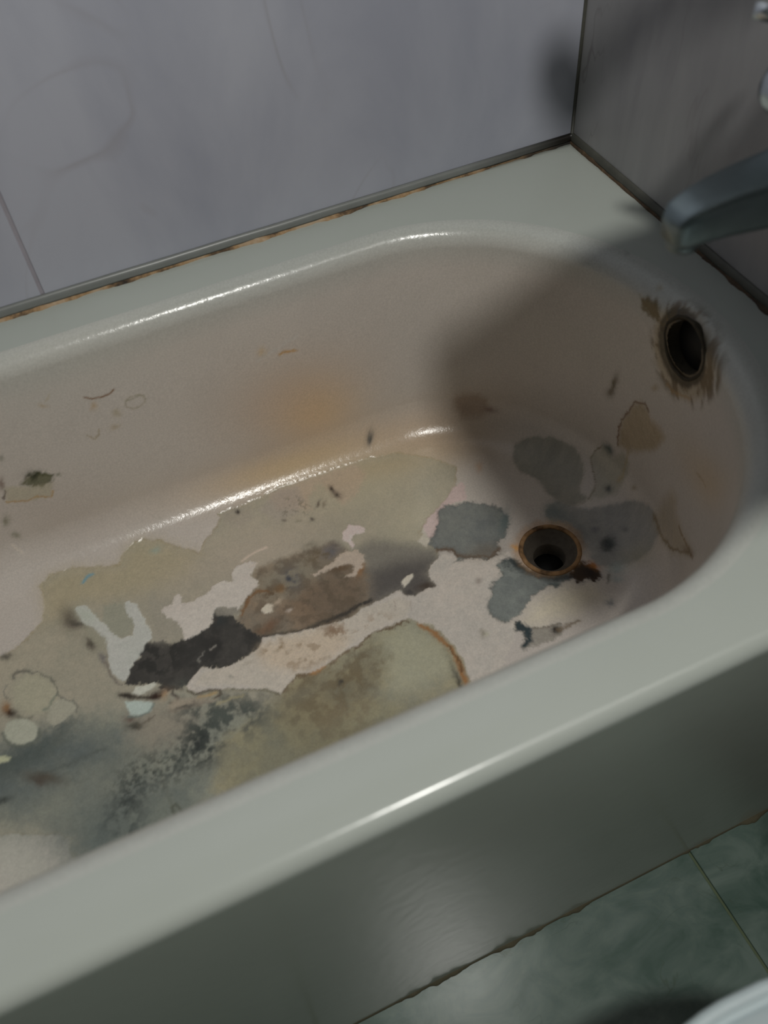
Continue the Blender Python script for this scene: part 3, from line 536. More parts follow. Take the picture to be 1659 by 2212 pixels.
    {'k':'P','p':[(-0.3463,-0.2654),(-0.3467,-0.2551),(-0.3282,-0.242),(-0.3061,-0.2319),(-0.2774,-0.2124),(-0.2637,-0.2103),(-0.2728,-0.2414),(-0.3012,-0.2361),(-0.3137,-0.2473),(-0.3328,-0.272),(-0.3459,-0.2781)],'c':(158,142,138),'h':0,'s':0.002,'w':0.003,'z':''},
    {'k':'P','p':[(-0.5931,-0.3221),(-0.5744,-0.3261),(-0.5525,-0.3317),(-0.5188,-0.3379),(-0.4959,-0.3416),(-0.4822,-0.3409),(-0.4563,-0.3356),(-0.4381,-0.3339),(-0.4249,-0.3327),(-0.4152,-0.3321),(-0.4106,-0.3427),(-0.4019,-0.347),(-0.3883,-0.3452),(-0.3716,-0.3464),(-0.3729,-0.3255),(-0.3642,-0.3155),(-0.3509,-0.3084),(-0.345,-0.3032),(-0.3297,-0.3187),(-0.3185,-0.3161),(-0.2885,-0.335),(-0.2641,-0.3391),(-0.2608,-0.357),(-0.285,-0.3647),(-0.3111,-0.3944),(-0.3166,-0.4217),(-0.3082,-0.4405),(-0.3226,-0.455),(-0.3699,-0.4983),(-0.4374,-0.6848),(-0.4063,-0.5246),(-0.3902,-0.457),(-0.389,-0.4346),(-0.395,-0.4161),(-0.4002,-0.3955),(-0.4138,-0.3852),(-0.4205,-0.3731),(-0.4311,-0.3731),(-0.4546,-0.3733),(-0.4796,-0.3749),(-0.4919,-0.3824),(-0.5096,-0.3816),(-0.5255,-0.3871),(-0.5371,-0.3911),(-0.5521,-0.392),(-0.5731,-0.386),(-0.5809,-0.3916),(-0.5934,-0.3989),(-0.6004,-0.4008),(-0.6131,-0.3887),(-0.6289,-0.3818),(-0.6477,-0.3701),(-0.6676,-0.3619),(-0.6837,-0.3594),(-0.6938,-0.3519),(-0.696,-0.3443),(-0.6848,-0.3349),(-0.6747,-0.3296),(-0.6663,-0.3302),(-0.6546,-0.3386),(-0.6441,-0.3416),(-0.626,-0.3393),(-0.6105,-0.3363),(-0.5995,-0.3318)],'c':(158,151,143),'c2':(150,145,138),'h':0,'g':0.26,'s':0.0014,'w':0.003,'z':''},
    {'k':'S','p':[(-0.5927,-0.3209),(-0.5636,-0.3292),(-0.5294,-0.3342),(-0.5049,-0.3336),(-0.4895,-0.3337),(-0.4697,-0.3306),(-0.4536,-0.3294)],'c':(40,38,34),'wd':0.002,'o':0.6},
    {'k':'P','p':[(-0.5957,-0.3294),(-0.5534,-0.3341),(-0.4964,-0.3428),(-0.4574,-0.3381),(-0.421,-0.3407),(-0.4111,-0.3531),(-0.4222,-0.3701),(-0.4535,-0.371),(-0.4789,-0.3731),(-0.5088,-0.3798),(-0.5396,-0.3899),(-0.5722,-0.3837),(-0.5916,-0.3971),(-0.6007,-0.3987),(-0.6367,-0.3714),(-0.6858,-0.3478),(-0.6706,-0.3349),(-0.6393,-0.3445)],'c':(156,148,134),'o':0.4,'s':0.003,'w':0.003},
    {'k':'P','p':[(-0.5998,-0.3309),(-0.5544,-0.3365),(-0.504,-0.3465),(-0.5009,-0.3681),(-0.5113,-0.3786),(-0.544,-0.3864),(-0.5718,-0.3825),(-0.5992,-0.3625),(-0.605,-0.3459)],'c':(160,144,124),'o':0.6,'s':0.012,'w':0.004},
    {'k':'N','p':[(-0.5962,-0.3291),(-0.5544,-0.3365),(-0.4975,-0.3453),(-0.4959,-0.3705),(-0.5113,-0.3786),(-0.544,-0.3864),(-0.5718,-0.3825),(-0.5893,-0.3672),(-0.6,-0.3483)],'c':(118,100,80),'o':0.6,'f':'m','t':0.56,'cs':6,'s':0.01,'w':0.006},
    {'k':'N','p':[(-0.4985,-0.3477),(-0.473,-0.3454),(-0.4374,-0.3627),(-0.4789,-0.3731),(-0.5088,-0.3798)],'c':(120,98,76),'o':0.45,'f':'m','t':0.58,'cs':11,'s':0.01,'w':0.006},
    {'k':'B','q':(-0.5808,-0.3436),'c':(110,92,68),'o':0.7,'n':5,'M':(56.22,-9.6,-39.97,-190.45),'R':0.0329},
    {'k':'B','q':(-0.5116,-0.35),'c':(100,78,58),'o':0.7,'n':6,'M':(67.03,-16.29,-23.5,-93.17),'R':0.0321},
    {'k':'B','q':(-0.6431,-0.3563),'c':(110,108,100),'o':0.7,'M':(350.35,-114.91,-179.39,-371.88),'R':0.0066},
    {'k':'B','q':(-0.6199,-0.347),'c':(130,122,110),'o':0.5,'M':(115.09,13.58,51.55,-311.1),'R':0.0166},
    {'k':'S','p':[(-0.4269,-0.3424),(-0.432,-0.3564)],'c':(130,120,112),'wd':0.001,'o':0.6},
    {'k':'S','p':[(-0.4094,-0.3509),(-0.4147,-0.3648)],'c':(130,120,112),'wd':0.001,'o':0.6},
    {'k':'P','p':[(-0.3016,-0.4401),(-0.2801,-0.4249),(-0.2565,-0.4179),(-0.2295,-0.4164),(-0.1979,-0.4291),(-0.199,-0.4514),(-0.2425,-0.4588),(-0.2884,-0.4503)],'c':(182,160,140),'o':0.7,'s':0.02,'w':0.004},
    {'k':'P','p':[(-0.8345,-0.29),(-0.8393,-0.3007),(-0.848,-0.3069),(-0.8588,-0.3074),(-0.8697,-0.3022),(-0.8786,-0.2923),(-0.8838,-0.2795),(-0.8841,-0.2663),(-0.8796,-0.2553),(-0.8708,-0.2488),(-0.8597,-0.2481),(-0.8485,-0.2534),(-0.8395,-0.2637),(-0.8345,-0.2768)],'c':(136,134,116),'o':0.6,'s':0.006,'w':0.004},
    {'k':'S','p':[(-0.8778,-0.2454),(-0.8779,-0.24),(-0.8722,-0.2386),(-0.8611,-0.2439)],'c':(66,66,62),'wd':0.0024,'o':0.75,'w':0.003},
    {'k':'S','p':[(-0.8611,-0.2439),(-0.8487,-0.2512),(-0.8421,-0.2597),(-0.8358,-0.2694),(-0.8341,-0.2802),(-0.836,-0.2893),(-0.8305,-0.2971)],'c':(78,78,72),'wd':0.0014,'o':0.75,'w':0.003},
    {'k':'S','p':[(-0.836,-0.2893),(-0.8438,-0.296),(-0.8464,-0.3038),(-0.8547,-0.3024)],'c':(84,92,84),'wd':0.002,'o':0.65,'w':0.003},
    {'k':'S','p':[(-0.8863,-0.2507),(-0.8916,-0.2562),(-0.8921,-0.2658),(-0.8877,-0.2712)],'c':(88,88,84),'wd':0.0014,'o':0.6,'w':0.003},
    {'k':'P','p':[(-0.8474,-0.3033),(-0.8384,-0.296),(-0.828,-0.2983),(-0.8199,-0.3061),(-0.8187,-0.3157),(-0.8277,-0.3223),(-0.8384,-0.328),(-0.8471,-0.3289),(-0.8533,-0.3171)],'c':(132,130,117),'s':0.002,'w':0.003,'z':'ringa'},
    {'k':'S','p':[(-0.8305,-0.2971),(-0.8211,-0.3042),(-0.8167,-0.3141),(-0.8187,-0.3208)],'c':(84,84,78),'wd':0.0015,'o':0.7,'w':0.002},
    {'k':'S','p':[(-0.8814,-0.2968),(-0.8748,-0.3044),(-0.868,-0.305)],'c':(84,84,74),'wd':0.0022,'o':0.7},
    {'k':'P','p':[(-0.8648,-0.3244),(-0.8674,-0.3312),(-0.8729,-0.3354),(-0.8805,-0.3362),(-0.8885,-0.3334),(-0.8955,-0.3275),(-0.9,-0.3198),(-0.9012,-0.3117),(-0.8988,-0.3048),(-0.8933,-0.3005),(-0.8856,-0.2996),(-0.8775,-0.3025),(-0.8704,-0.3084),(-0.8659,-0.3163)],'c':(137,138,125),'s':0.0018,'w':0.0015,'z':'ringb'},
    {'k':'S','p':[(-0.863,-0.3257),(-0.8657,-0.3333),(-0.8718,-0.3379),(-0.8799,-0.3388),(-0.8886,-0.3357),(-0.8961,-0.3294),(-0.901,-0.3209),(-0.9023,-0.312)],'c':(78,82,74),'wd':0.0022,'o':0.7,'w':0.002},
    {'k':'B','q':(-0.8897,-0.2896),'c':(18,12,8),'o':0.98,'M':(95.0,-52.27,-103.69,-104.94),'R':0.0214},
    {'k':'B','q':(-0.8935,-0.2801),'c':(110,72,30),'o':0.7,'M':(156.55,-26.2,-52.88,-111.19),'R':0.0192},
    {'k':'P','p':[(-0.9143,-0.3375),(-0.9044,-0.3398),(-0.8981,-0.3452),(-0.9017,-0.3489),(-0.9155,-0.3454)],'c':(142,144,120),'s':0.002,'w':0.002,'z':'ringb'},
    {'k':'B','q':(-0.8819,-0.2121),'c':(50,50,46),'o':0.85,'M':(127.98,4.83,-27.93,-211.19),'R':0.0166},
    {'k':'B','q':(-0.784,-0.2391),'c':(44,38,32),'o':0.9,'M':(169.56,28.1,13.48,-85.04),'R':0.0234},
    {'k':'B','q':(-0.7756,-0.2641),'c':(74,72,76),'o':0.8,'M':(235.75,38.49,18.65,-122.98),'R':0.0163},
    {'k':'S','p':[(-0.7736,-0.272),(-0.7719,-0.2932),(-0.7687,-0.3028),(-0.7639,-0.3104)],'c':(92,86,80),'wd':0.0022,'o':0.8,'w':0.002},
    {'k':'P','p':[(-0.7857,-0.206),(-0.7772,-0.2195),(-0.7665,-0.2375),(-0.7681,-0.2537),(-0.7765,-0.2532),(-0.7833,-0.2359),(-0.7856,-0.2212)],'c':(120,118,104),'o':0.7,'s':0.004},
    {'k':'B','q':(-0.7622,-0.3258),'c':(18,18,14),'o':0.98,'M':(95.71,-44.8,-156.33,-200.16),'R':0.0189},
    {'k':'S','p':[(-0.7668,-0.3223),(-0.7539,-0.3324),(-0.7392,-0.3394),(-0.7263,-0.3429)],'c':(40,34,26),'wd':0.0026,'o':0.9,'w':0.002},
    {'k':'B','q':(-0.7312,-0.3406),'c':(34,18,8),'o':0.95,'M':(95.79,-8.02,-37.71,-177.47),'R':0.0214},
    {'k':'B','q':(-0.7203,-0.3432),'c':(140,106,70),'o':0.5,'M':(144.4,-98.93,-93.29,-90.21),'R':0.0176},
    {'k':'S','p':[(-0.725,-0.3383),(-0.7101,-0.3388),(-0.7013,-0.347)],'c':(60,52,46),'wd':0.003,'o':0.5,'w':0.002},
    {'k':'S','p':[(-0.7091,-0.3393),(-0.7124,-0.347),(-0.7082,-0.3555),(-0.7118,-0.3603),(-0.7186,-0.3571)],'c':(56,50,44),'wd':0.0018,'o':0.85,'w':0.001},
    {'k':'S','p':[(-0.6957,-0.351),(-0.6893,-0.3594),(-0.673,-0.3612),(-0.6604,-0.366),(-0.662,-0.3725),(-0.6702,-0.3738)],'c':(62,54,42),'wd':0.0016,'o':0.85,'w':0.0015},
    {'k':'S','p':[(-0.6864,-0.3647),(-0.676,-0.3671),(-0.6661,-0.3679)],'c':(150,124,78),'wd':0.0022,'o':0.6,'w':0.001},
    {'k':'S','p':[(-0.648,-0.3713),(-0.6289,-0.3818),(-0.6133,-0.3893),(-0.6013,-0.4003)],'c':(80,78,62),'wd':0.0016,'o':0.75,'w':0.002},
    {'k':'S','p':[(-0.6685,-0.3824),(-0.6517,-0.3826),(-0.6385,-0.3851)],'c':(134,126,98),'wd':0.0018,'o':0.6},
    {'k':'P','p':[(-0.7234,-0.3625),(-0.7129,-0.3546),(-0.7004,-0.3593),(-0.6854,-0.3652),(-0.667,-0.3779),(-0.683,-0.3754),(-0.704,-0.3718),(-0.7192,-0.371)],'c':(132,122,108),'s':0.004,'w':0.002,'o':0.8},
    {'k':'B','q':(-0.7034,-0.3695),'c':(50,50,46),'o':0.8,'M':(56.82,-4.01,-56.68,-326.68),'R':0.0322},
    {'k':'B','q':(-0.7645,-0.3569),'c':(72,56,48),'o':0.8,'M':(140.12,-8.94,-50.37,-234.65),'R':0.015},
    {'k':'B','q':(-0.7629,-0.3678),'c':(42,40,32),'o':0.9,'M':(87.52,-13.66,-62.69,-182.16),'R':0.0227},
    {'k':'S','p':[(-0.7668,-0.3533),(-0.7552,-0.3588),(-0.7431,-0.3582),(-0.7355,-0.3503)],'c':(84,96,92),'wd':0.0014,'o':0.7,'w':0.001},
    {'k':'S','p':[(-0.7578,-0.369),(-0.7467,-0.368),(-0.7393,-0.3645)],'c':(70,64,54),'wd':0.0014,'o':0.6},
    {'k':'S','p':[(-0.7723,-0.1473),(-0.766,-0.1409),(-0.7586,-0.1398)],'c':(70,120,138),'wd':0.0026,'o':0.75,'w':0.002},
    {'k':'B','q':(-0.6755,-0.1381),'c':(110,132,128),'o':0.5,'M':(122.16,-0.07,-0.6,-189.93),'R':0.0175},
    {'k':'B','q':(-0.5587,-0.1258),'c':(24,18,18),'o':0.95,'M':(255.92,-93.74,-90.87,-220.85),'R':0.01},
    {'k':'B','q':(-0.4297,-0.1439),'c':(26,16,16),'o':0.95,'M':(259.69,-12.18,13.05,-127.66),'R':0.0158},
    {'k':'B','q':(-0.4268,-0.1567),'c':(34,24,22),'o':0.9,'M':(81.63,-104.87,-185.11,-82.61),'R':0.0167},
    {'k':'B','q':(-0.4556,-0.1595),'c':(50,38,32),'o':0.8,'M':(265.23,-267.46,-108.46,-66.94),'R':0.0153},
    {'k':'B','q':(-0.4478,-0.1633),'c':(80,66,54),'o':0.6,'M':(303.42,-240.51,-128.99,-109.43),'R':0.0118},
    {'k':'B','q':(-0.4724,-0.1799),'c':(34,24,22),'o':0.85,'M':(302.98,-119.93,-113.2,-235.43),'R':0.0089},
    {'k':'B','q':(-0.5065,-0.166),'c':(60,50,46),'o':0.7,'M':(304.88,-114.05,-142.2,-294.8),'R':0.0078},
    {'k':'B','q':(-0.4898,-0.174),'c':(90,84,70),'o':0.6,'M':(253.42,-97.37,-142.03,-294.68),'R':0.0086},
    {'k':'N','p':[(-0.5025,-0.1305),(-0.477,-0.1337),(-0.4657,-0.1564),(-0.4715,-0.1709),(-0.5063,-0.1584)],'c':(90,84,72),'o':0.6,'f':'f','t':0.6,'cs':9,'s':0.006},
    {'k':'B','q':(-0.4908,-0.2169),'c':(92,86,74),'o':0.7,'M':(118.08,-10.9,-4.7,-271.27),'R':0.0166},
    {'k':'B','q':(-0.3503,-0.0926),'c':(76,74,70),'o':0.9,'M':(158.96,-102.2,-39.47,-67.26),'R':0.025},
    {'k':'B','q':(-0.3512,-0.095),'c':(44,44,42),'o':0.7,'M':(414.79,-287.48,-83.4,-131.89),'R':0.0121},
    {'k':'S','p':[(-0.6818,0.1172),(-0.6739,0.1116),(-0.6627,0.1096),(-0.6536,0.1106),(-0.648,0.1145)],'c':(92,64,36),'wd':0.0013,'o':0.95,'w':0.001},
    {'k':'B','q':(-0.6758,0.101),'c':(136,112,80),'o':0.6,'M':(189.67,16.79,42.58,-166.52),'R':0.0143},
    {'k':'S','p':[(-0.6191,0.0874),(-0.6205,0.0832),(-0.6239,0.08),(-0.6287,0.0783),(-0.6339,0.0785),(-0.6385,0.0805),(-0.6416,0.0839),(-0.6425,0.0881),(-0.6411,0.0922),(-0.6376,0.0953),(-0.6329,0.097),(-0.6277,0.0969),(-0.6232,0.0949),(-0.6201,0.0915),(-0.6187,0.0868)],'c':(118,110,92),'wd':0.0012,'o':0.6,'w':0.002},
    {'k':'S','p':[(-0.6413,0.0938),(-0.6331,0.0931),(-0.6244,0.0943),(-0.6176,0.0907)],'c':(112,108,90),'wd':0.0012,'o':0.6,'w':0.002},
    {'k':'B','q':(-0.655,0.0801),'c':(124,114,90),'o':0.6,'M':(185.24,19.21,41.29,-160.48),'R':0.0147},
    {'k':'B','q':(-0.6634,0.0621),'c':(128,114,90),'o':0.6,'M':(155.71,-6.16,8.1,-284.1),'R':0.0132},
    {'k':'S','p':[(-0.696,0.0619),(-0.6901,0.0545),(-0.6835,0.0592),(-0.6799,0.0667)],'c':(118,104,78),'wd':0.0013,'o':0.6,'w':0.002},
    {'k':'B','q':(-0.7265,0.1242),'c':(132,112,80),'o':0.5,'M':(176.67,-93.89,-238.5,-319.61),'R':0.0102},
    {'k':'S','p':[(-0.7209,0.1294),(-0.7149,0.1358)],'c':(132,118,90),'wd':0.0012,'o':0.4},
    {'k':'S','p':[(-0.4507,0.0868),(-0.4433,0.0874),(-0.4354,0.0843),(-0.4282,0.0836)],'c':(140,106,58),'wd':0.0024,'o':0.85,'w':0.003},
    {'k':'B','q':(-0.4702,0.098),'c':(150,126,86),'o':0.5,'M':(117.13,-99.17,-110.64,-89.39),'R':0.0176},
    {'k':'S','p':[(-0.7672,0.0334),(-0.7607,0.0269),(-0.7537,0.0217)],'c':(30,34,20),'wd':0.0026,'o':0.95,'w':0.003},
    {'k':'P','p':[(-0.7892,0.025),(-0.7804,0.0336),(-0.769,0.0376),(-0.7616,0.0306),(-0.7522,0.0226),(-0.7567,0.0133),(-0.7659,0.0097),(-0.7749,0.0127),(-0.7838,0.0189)],'c':(72,72,52),'o':0.9,'s':0.004,'w':0.005},
    {'k':'B','q':(-0.7734,0.0317),'c':(26,30,18),'o':0.9,'n':3,'M':(86.73,-9.95,2.9,-115.1),'R':0.0261},
    {'k':'B','q':(-0.7462,0.0205),'c':(80,80,64),'o':0.7,'M':(295.0,-105.25,-153.2,-303.42),'R':0.0079},
    {'k':'P','p':[(-0.8072,0.0294),(-0.7843,0.0175),(-0.7577,0.0105),(-0.7649,-0.0095),(-0.7871,-0.0047),(-0.8142,0.0063)],'c':(134,128,108),'o':0.6,'s':0.004,'w':0.003},
    {'k':'S','p':[(-0.8142,0.0063),(-0.7923,-0.0036),(-0.7802,-0.0015),(-0.7664,-0.0104),(-0.7609,-0.0013)],'c':(132,104,64),'wd':0.0016,'o':0.7,'w':0.002},
    {'k':'S','p':[(-0.8153,0.0119),(-0.8085,0.0234)],'c':(60,50,40),'wd':0.0016,'o':0.7},
    {'k':'B','q':(-0.8263,-0.0229),'c':(92,90,72),'o':0.8,'M':(196.51,-77.54,-51.26,-93.27),'R':0.0191},
    {'k':'B','q':(-0.8254,-0.0514),'c':(96,94,78),'o':0.7,'M':(128.68,-91.81,-145.49,-100.64),'R':0.0162},
    {'k':'B','q':(-0.8081,0.0355),'c':(80,60,50),'o':0.7,'M':(306.29,-122.13,-44.8,-87.17),'R':0.0192},
    {'k':'B','q':(-0.6559,-0.0993),'c':(130,124,112),'o':0.5,'M':(264.39,-100.99,-142.59,-384.81),'R':0.0077},
    {'k':'B','q':(-0.794,0.072),'c':(90,90,80),'o':0.6,'M':(313.5,-125.33,-79.37,-161.76),'R':0.0114},
    {'k':'S','p':[(-0.8346,-0.0658),(-0.8289,-0.0802)],'c':(170,160,150),'wd':0.002,'o':0.6},
    {'k':'S','p':[(-0.4758,0.0876),(-0.4248,0.1047)],'c':(150,148,144),'wd':0.003,'o':0.3},
    {'k':'P','p':[(-0.2143,-0.0869),(-0.1959,-0.0877),(-0.1754,-0.0973),(-0.1675,-0.113),(-0.1733,-0.1292),(-0.1907,-0.1303),(-0.2149,-0.118),(-0.2192,-0.1038)],'c':(122,106,92),'o':0.8,'s':0.008,'w':0.004},
    {'k':'B','q':(-0.1733,-0.1292),'c':(92,72,66),'o':0.6,'M':(72.09,-74.86,-122.46,-135.54),'R':0.02},
    {'k':'B','q':(-0.2327,-0.1986),'c':(140,104,70),'o':0.4,'M':(174.73,-92.8,-46.75,-90.41),'R':0.0199},
    {'k':'P','p':[(-0.3172,-0.2404),(-0.304,-0.2347),(-0.2909,-0.2429),(-0.275,-0.2456),(-0.2542,-0.2587),(-0.2416,-0.2713),(-0.2389,-0.2865),(-0.2458,-0.3027),(-0.2597,-0.3166),(-0.2714,-0.3207),(-0.2739,-0.3325),(-0.284,-0.3388),(-0.2972,-0.3387),(-0.3028,-0.3319),(-0.3162,-0.3245),(-0.3256,-0.3248),(-0.3332,-0.3243),(-0.3265,-0.3163),(-0.3295,-0.3067),(-0.3442,-0.2962),(-0.3516,-0.2844),(-0.3355,-0.2707),(-0.3227,-0.2558)],'c':(100,102,98),'c2':(86,89,88),'h':-0.0006,'g':0.42,'z':'bluea','s':0.0018,'w':0.004,'e':((52,54,52),0.002,0.5)},
    {'k':'B','q':(-0.2459,-0.2941),'c':(70,84,84),'o':0.6,'M':(110.91,-83.12,-25.09,-30.09),'R':0.0478},
    {'k':'S','p':[(-0.345,-0.2966),(-0.329,-0.3044),(-0.3254,-0.3168),(-0.3148,-0.322),(-0.3011,-0.3287),(-0.2899,-0.3375),(-0.2749,-0.332)],'c':(74,56,40),'wd':0.0035,'o':0.8,'w':0.004},
    {'k':'B','q':(-0.2903,-0.3259),'c':(84,76,66),'o':0.65,'M':(35.89,-13.18,-17.36,-67.73),'R':0.0539},
    {'k':'P','p':[(-0.2883,-0.3528),(-0.2906,-0.369),(-0.3034,-0.3721),(-0.3128,-0.3798),(-0.3158,-0.3876),(-0.3273,-0.397),(-0.332,-0.4104),(-0.3248,-0.425),(-0.3155,-0.4311),(-0.2993,-0.4272),(-0.2864,-0.4203),(-0.2753,-0.4122),(-0.2604,-0.409),(-0.2472,-0.4065),(-0.2374,-0.4131),(-0.2245,-0.4104),(-0.1987,-0.4114),(-0.1928,-0.402),(-0.2067,-0.4009),(-0.2313,-0.3975),(-0.2494,-0.3835),(-0.2599,-0.3671),(-0.2632,-0.3518),(-0.272,-0.3473)],'c':(106,110,106),'c2':(90,94,92),'h':-0.0006,'g':0.42,'z':'blueb','s':0.0018,'w':0.004,'e':((54,58,56),0.0022,0.55)},
    {'k':'B','q':(-0.2714,-0.3581),'c':(30,36,36),'o':0.85,'n':3,'M':(33.81,-54.51,-77.04,-30.05),'R':0.0361},
    {'k':'S','p':[(-0.2704,-0.3505),(-0.262,-0.3708),(-0.2516,-0.3871),(-0.2342,-0.4023),(-0.214,-0.4073),(-0.1957,-0.4067)],'c':(30,36,36),'wd':0.005,'o':0.85,'w':0.003},
    {'k':'S','p':[(-0.2435,-0.4069),(-0.2366,-0.4119)],'c':(50,60,60),'wd':0.003,'o':0.6},
    {'k':'P','p':[(-0.1952,-0.3094),(-0.1852,-0.2994),(-0.1718,-0.298),(-0.1631,-0.2975),(-0.1541,-0.315),(-0.1389,-0.3302),(-0.1198,-0.3396),(-0.0968,-0.3516),(-0.0805,-0.3702),(-0.0752,-0.3854),(-0.0745,-0.4034),(-0.0893,-0.4214),(-0.1138,-0.4308),(-0.1372,-0.4283),(-0.1593,-0.4206),(-0.1789,-0.4096),(-0.1827,-0.3858),(-0.1773,-0.3641),(-0.1831,-0.34),(-0.194,-0.3238)],'c':(120,119,116),'c2':(108,108,106),'h':-0.0005,'g':0.42,'z':'bluec','s':0.004,'w':0.004},
    {'k':'B','q':(-0.1826,-0.3103),'c':(76,88,86),'o':0.7,'M':(51.81,-54.7,-54.9,-39.78),'R':0.036},
    {'k':'B','q':(-0.1748,-0.3319),'c':(78,86,86),'o':0.5,'M':(23.52,-34.01,-58.77,-26.28),'R':0.0526},
    {'k':'B','q':(-0.1775,-0.3665),'c':(70,78,78),'o':0.6,'M':(95.4,-79.14,-35.36,-39.96),'R':0.0367},
    {'k':'P','p':[(-0.1833,-0.2072),(-0.1733,-0.1925),(-0.1576,-0.1894),(-0.1391,-0.1979),(-0.1236,-0.2114),(-0.1133,-0.2261),(-0.1057,-0.2441),(-0.1081,-0.2707),(-0.1197,-0.2864),(-0.1332,-0.293),(-0.1338,-0.3166),(-0.1541,-0.315),(-0.1683,-0.2981),(-0.1742,-0.2807),(-0.1729,-0.2581),(-0.1809,-0.2409),(-0.1873,-0.2245)],'c':(120,118,110),'c2':(110,109,102),'h':-0.0005,'g':0.42,'z':'blued','s':0.003,'w':0.004},
    {'k':'P','p':[(-0.0949,-0.2694),(-0.0803,-0.2714),(-0.0667,-0.2748),(-0.0617,-0.2821),(-0.069,-0.2977),(-0.0448,-0.3079),(-0.0501,-0.3258),(-0.0817,-0.3295),(-0.1042,-0.3342),(-0.1182,-0.3263),(-0.1346,-0.3178),(-0.1135,-0.3044),(-0.1018,-0.2846)],'c':(124,122,110),'o':0.7,'s':0.004,'w':0.004},
    {'k':'S','p':[(-0.0681,-0.2736),(-0.0847,-0.27),(-0.0966,-0.2722),(-0.1028,-0.2837),(-0.1116,-0.3017),(-0.1202,-0.3117),(-0.1328,-0.3174)],'c':(96,86,70),'wd':0.0013,'o':0.8,'w':0.002},
    {'k':'B','q':(-0.0628,-0.2856),'c':(56,66,64),'o':0.9,'M':(-32.13,-87.98,-127.97,25.05),'R':0.024},
    {'k':'P','p':[(0.0347,-0.299),(0.0462,-0.3107),(0.0464,-0.3286),(0.0382,-0.3398),(0.0386,-0.3631),(0.0341,-0.3793),(0.0109,-0.3695),(-0.0133,-0.3439),(-0.0377,-0.3154),(-0.0422,-0.2965),(-0.0211,-0.2902),(-0.001,-0.2883)],'c':(130,116,94),'o':0.85,'s':0.007,'w':0.004,'c2':(120,106,84)},
    {'k':'S','p':[(-0.0429,-0.2958),(-0.0224,-0.2887),(-0.0048,-0.2869),(0.0165,-0.2942),(0.0382,-0.2995),(0.0483,-0.318),(0.0453,-0.3315)],'c':(86,64,46),'wd':0.0018,'o':0.85,'w':0.003},
    {'k':'S','p':[(-0.0356,-0.3177),(-0.0605,-0.3197),(-0.087,-0.3243)],'c':(130,116,90),'wd':0.003,'o':0.6},
    {'k':'B','q':(0.0312,-0.2509),'c':(66,56,34),'o':0.9,'M':(14.07,-163.38,-57.89,-29.26),'R':0.0322},
    {'k':'B','q':(0.0156,-0.2505),'c':(70,60,40),'o':0.7,'M':(100.56,-29.39,-86.16,-146.16),'R':0.0208},
    {'k':'B','q':(-0.1036,-0.3225),'c':(40,44,44),'o':0.9,'M':(132.97,-100.6,-116.9,-127.17),'R':0.0151},
    {'k':'B','q':(-0.0743,-0.3506),'c':(110,98,76),'o':0.6,'M':(127.35,-149.07,-197.77,-183.16),'R':0.0114},
    {'k':'B','q':(-0.152,-0.3908),'c':(86,90,90),'o':0.5,'M':(48.95,-31.55,-29.13,-41.85),'R':0.047},
    {'k':'B','q':(-0.1492,-0.3885),'c':(30,36,36),'o':0.97,'pw':1.5,'M':(52.68,-83.28,-77.83,-30.55),'R':0.0287},
    {'k':'B','q':(-0.1516,-0.3601),'c':(84,86,88),'o':0.8,'M':(145.51,-92.03,-82.74,-130.6),'R':0.0156},
    {'k':'B','q':(-0.1204,-0.3832),'c':(84,86,84),'o':0.8,'M':(149.59,-104.21,-126.6,-142.67),'R':0.0138},
    {'k':'P','p':[(-0.0762,-0.4012),(-0.0508,-0.4073),(-0.0217,-0.423),(-0.0218,-0.4406),(-0.0426,-0.4469),(-0.053,-0.4772),(-0.0584,-0.5231),(-0.0727,-0.4987),(-0.0917,-0.4582),(-0.0937,-0.4353),(-0.0871,-0.4146)],'c':(134,122,102),'o':0.7,'s':0.012,'w':0.004,'c2':(128,118,102)},
    {'k':'S','p':[(-0.0768,-0.4006),(-0.0883,-0.4227),(-0.0901,-0.4501),(-0.0818,-0.474),(-0.0668,-0.5058),(-0.0628,-0.5321)],'c':(98,84,62),'wd':0.0028,'o':0.75,'w':0.004},
    {'k':'S','p':[(-0.0545,-0.4621),(-0.0596,-0.4905),(-0.064,-0.5253)],'c':(100,80,52),'wd':0.0025,'o':0.7,'w':0.004},
    {'k':'B','q':(-0.0645,-0.5111),'c':(82,64,40),'o':0.7,'M':(-47.15,-48.23,-133.4,-19.03),'R':0.049},
    {'k':'B','q':(0.0367,-0.5254),'c':(148,128,98),'o':0.5,'M':(19.58,-7.85,-22.19,-5.77),'R':0.1953},
    {'k':'S','p':[(0.0343,-0.4808),(0.0293,-0.5211)],'c':(120,100,70),'wd':0.002,'o':0.5},
    {'k':'B','q':(-0.1283,-0.4256),'c':(120,114,90),'o':0.4,'M':(41.52,-6.58,-11.67,-48.58),'R':0.0561},
    {'k':'P','p':[(-0.2164,-0.4037),(-0.2033,-0.3931),(-0.1933,-0.3921),(-0.1878,-0.3983),(-0.1803,-0.4056),(-0.1802,-0.4199),(-0.1844,-0.4286),(-0.1942,-0.4295),(-0.1989,-0.4223),(-0.2053,-0.422),(-0.2133,-0.4178),(-0.2168,-0.4129)],'c':(42,30,18),'s':0.003,'w':0.006,'g':0.7,'h':-0.0004,'z':'lump'},
    {'k':'B','q':(-0.1828,-0.4074),'c':(150,98,50),'o':0.75,'M':(67.01,-87.13,-157.47,-92.35),'R':0.0193},
    {'k':'B','q':(-0.1922,-0.4149),'c':(20,12,6),'o':0.8,'M':(59.28,-66.56,-97.34,-72.45),'R':0.0252},
    {'k':'B','q':(-0.1763,-0.4314),'c':(60,52,38),'o':0.8,'M':(341.39,-295.77,-79.12,-91.2),'R':0.0154},
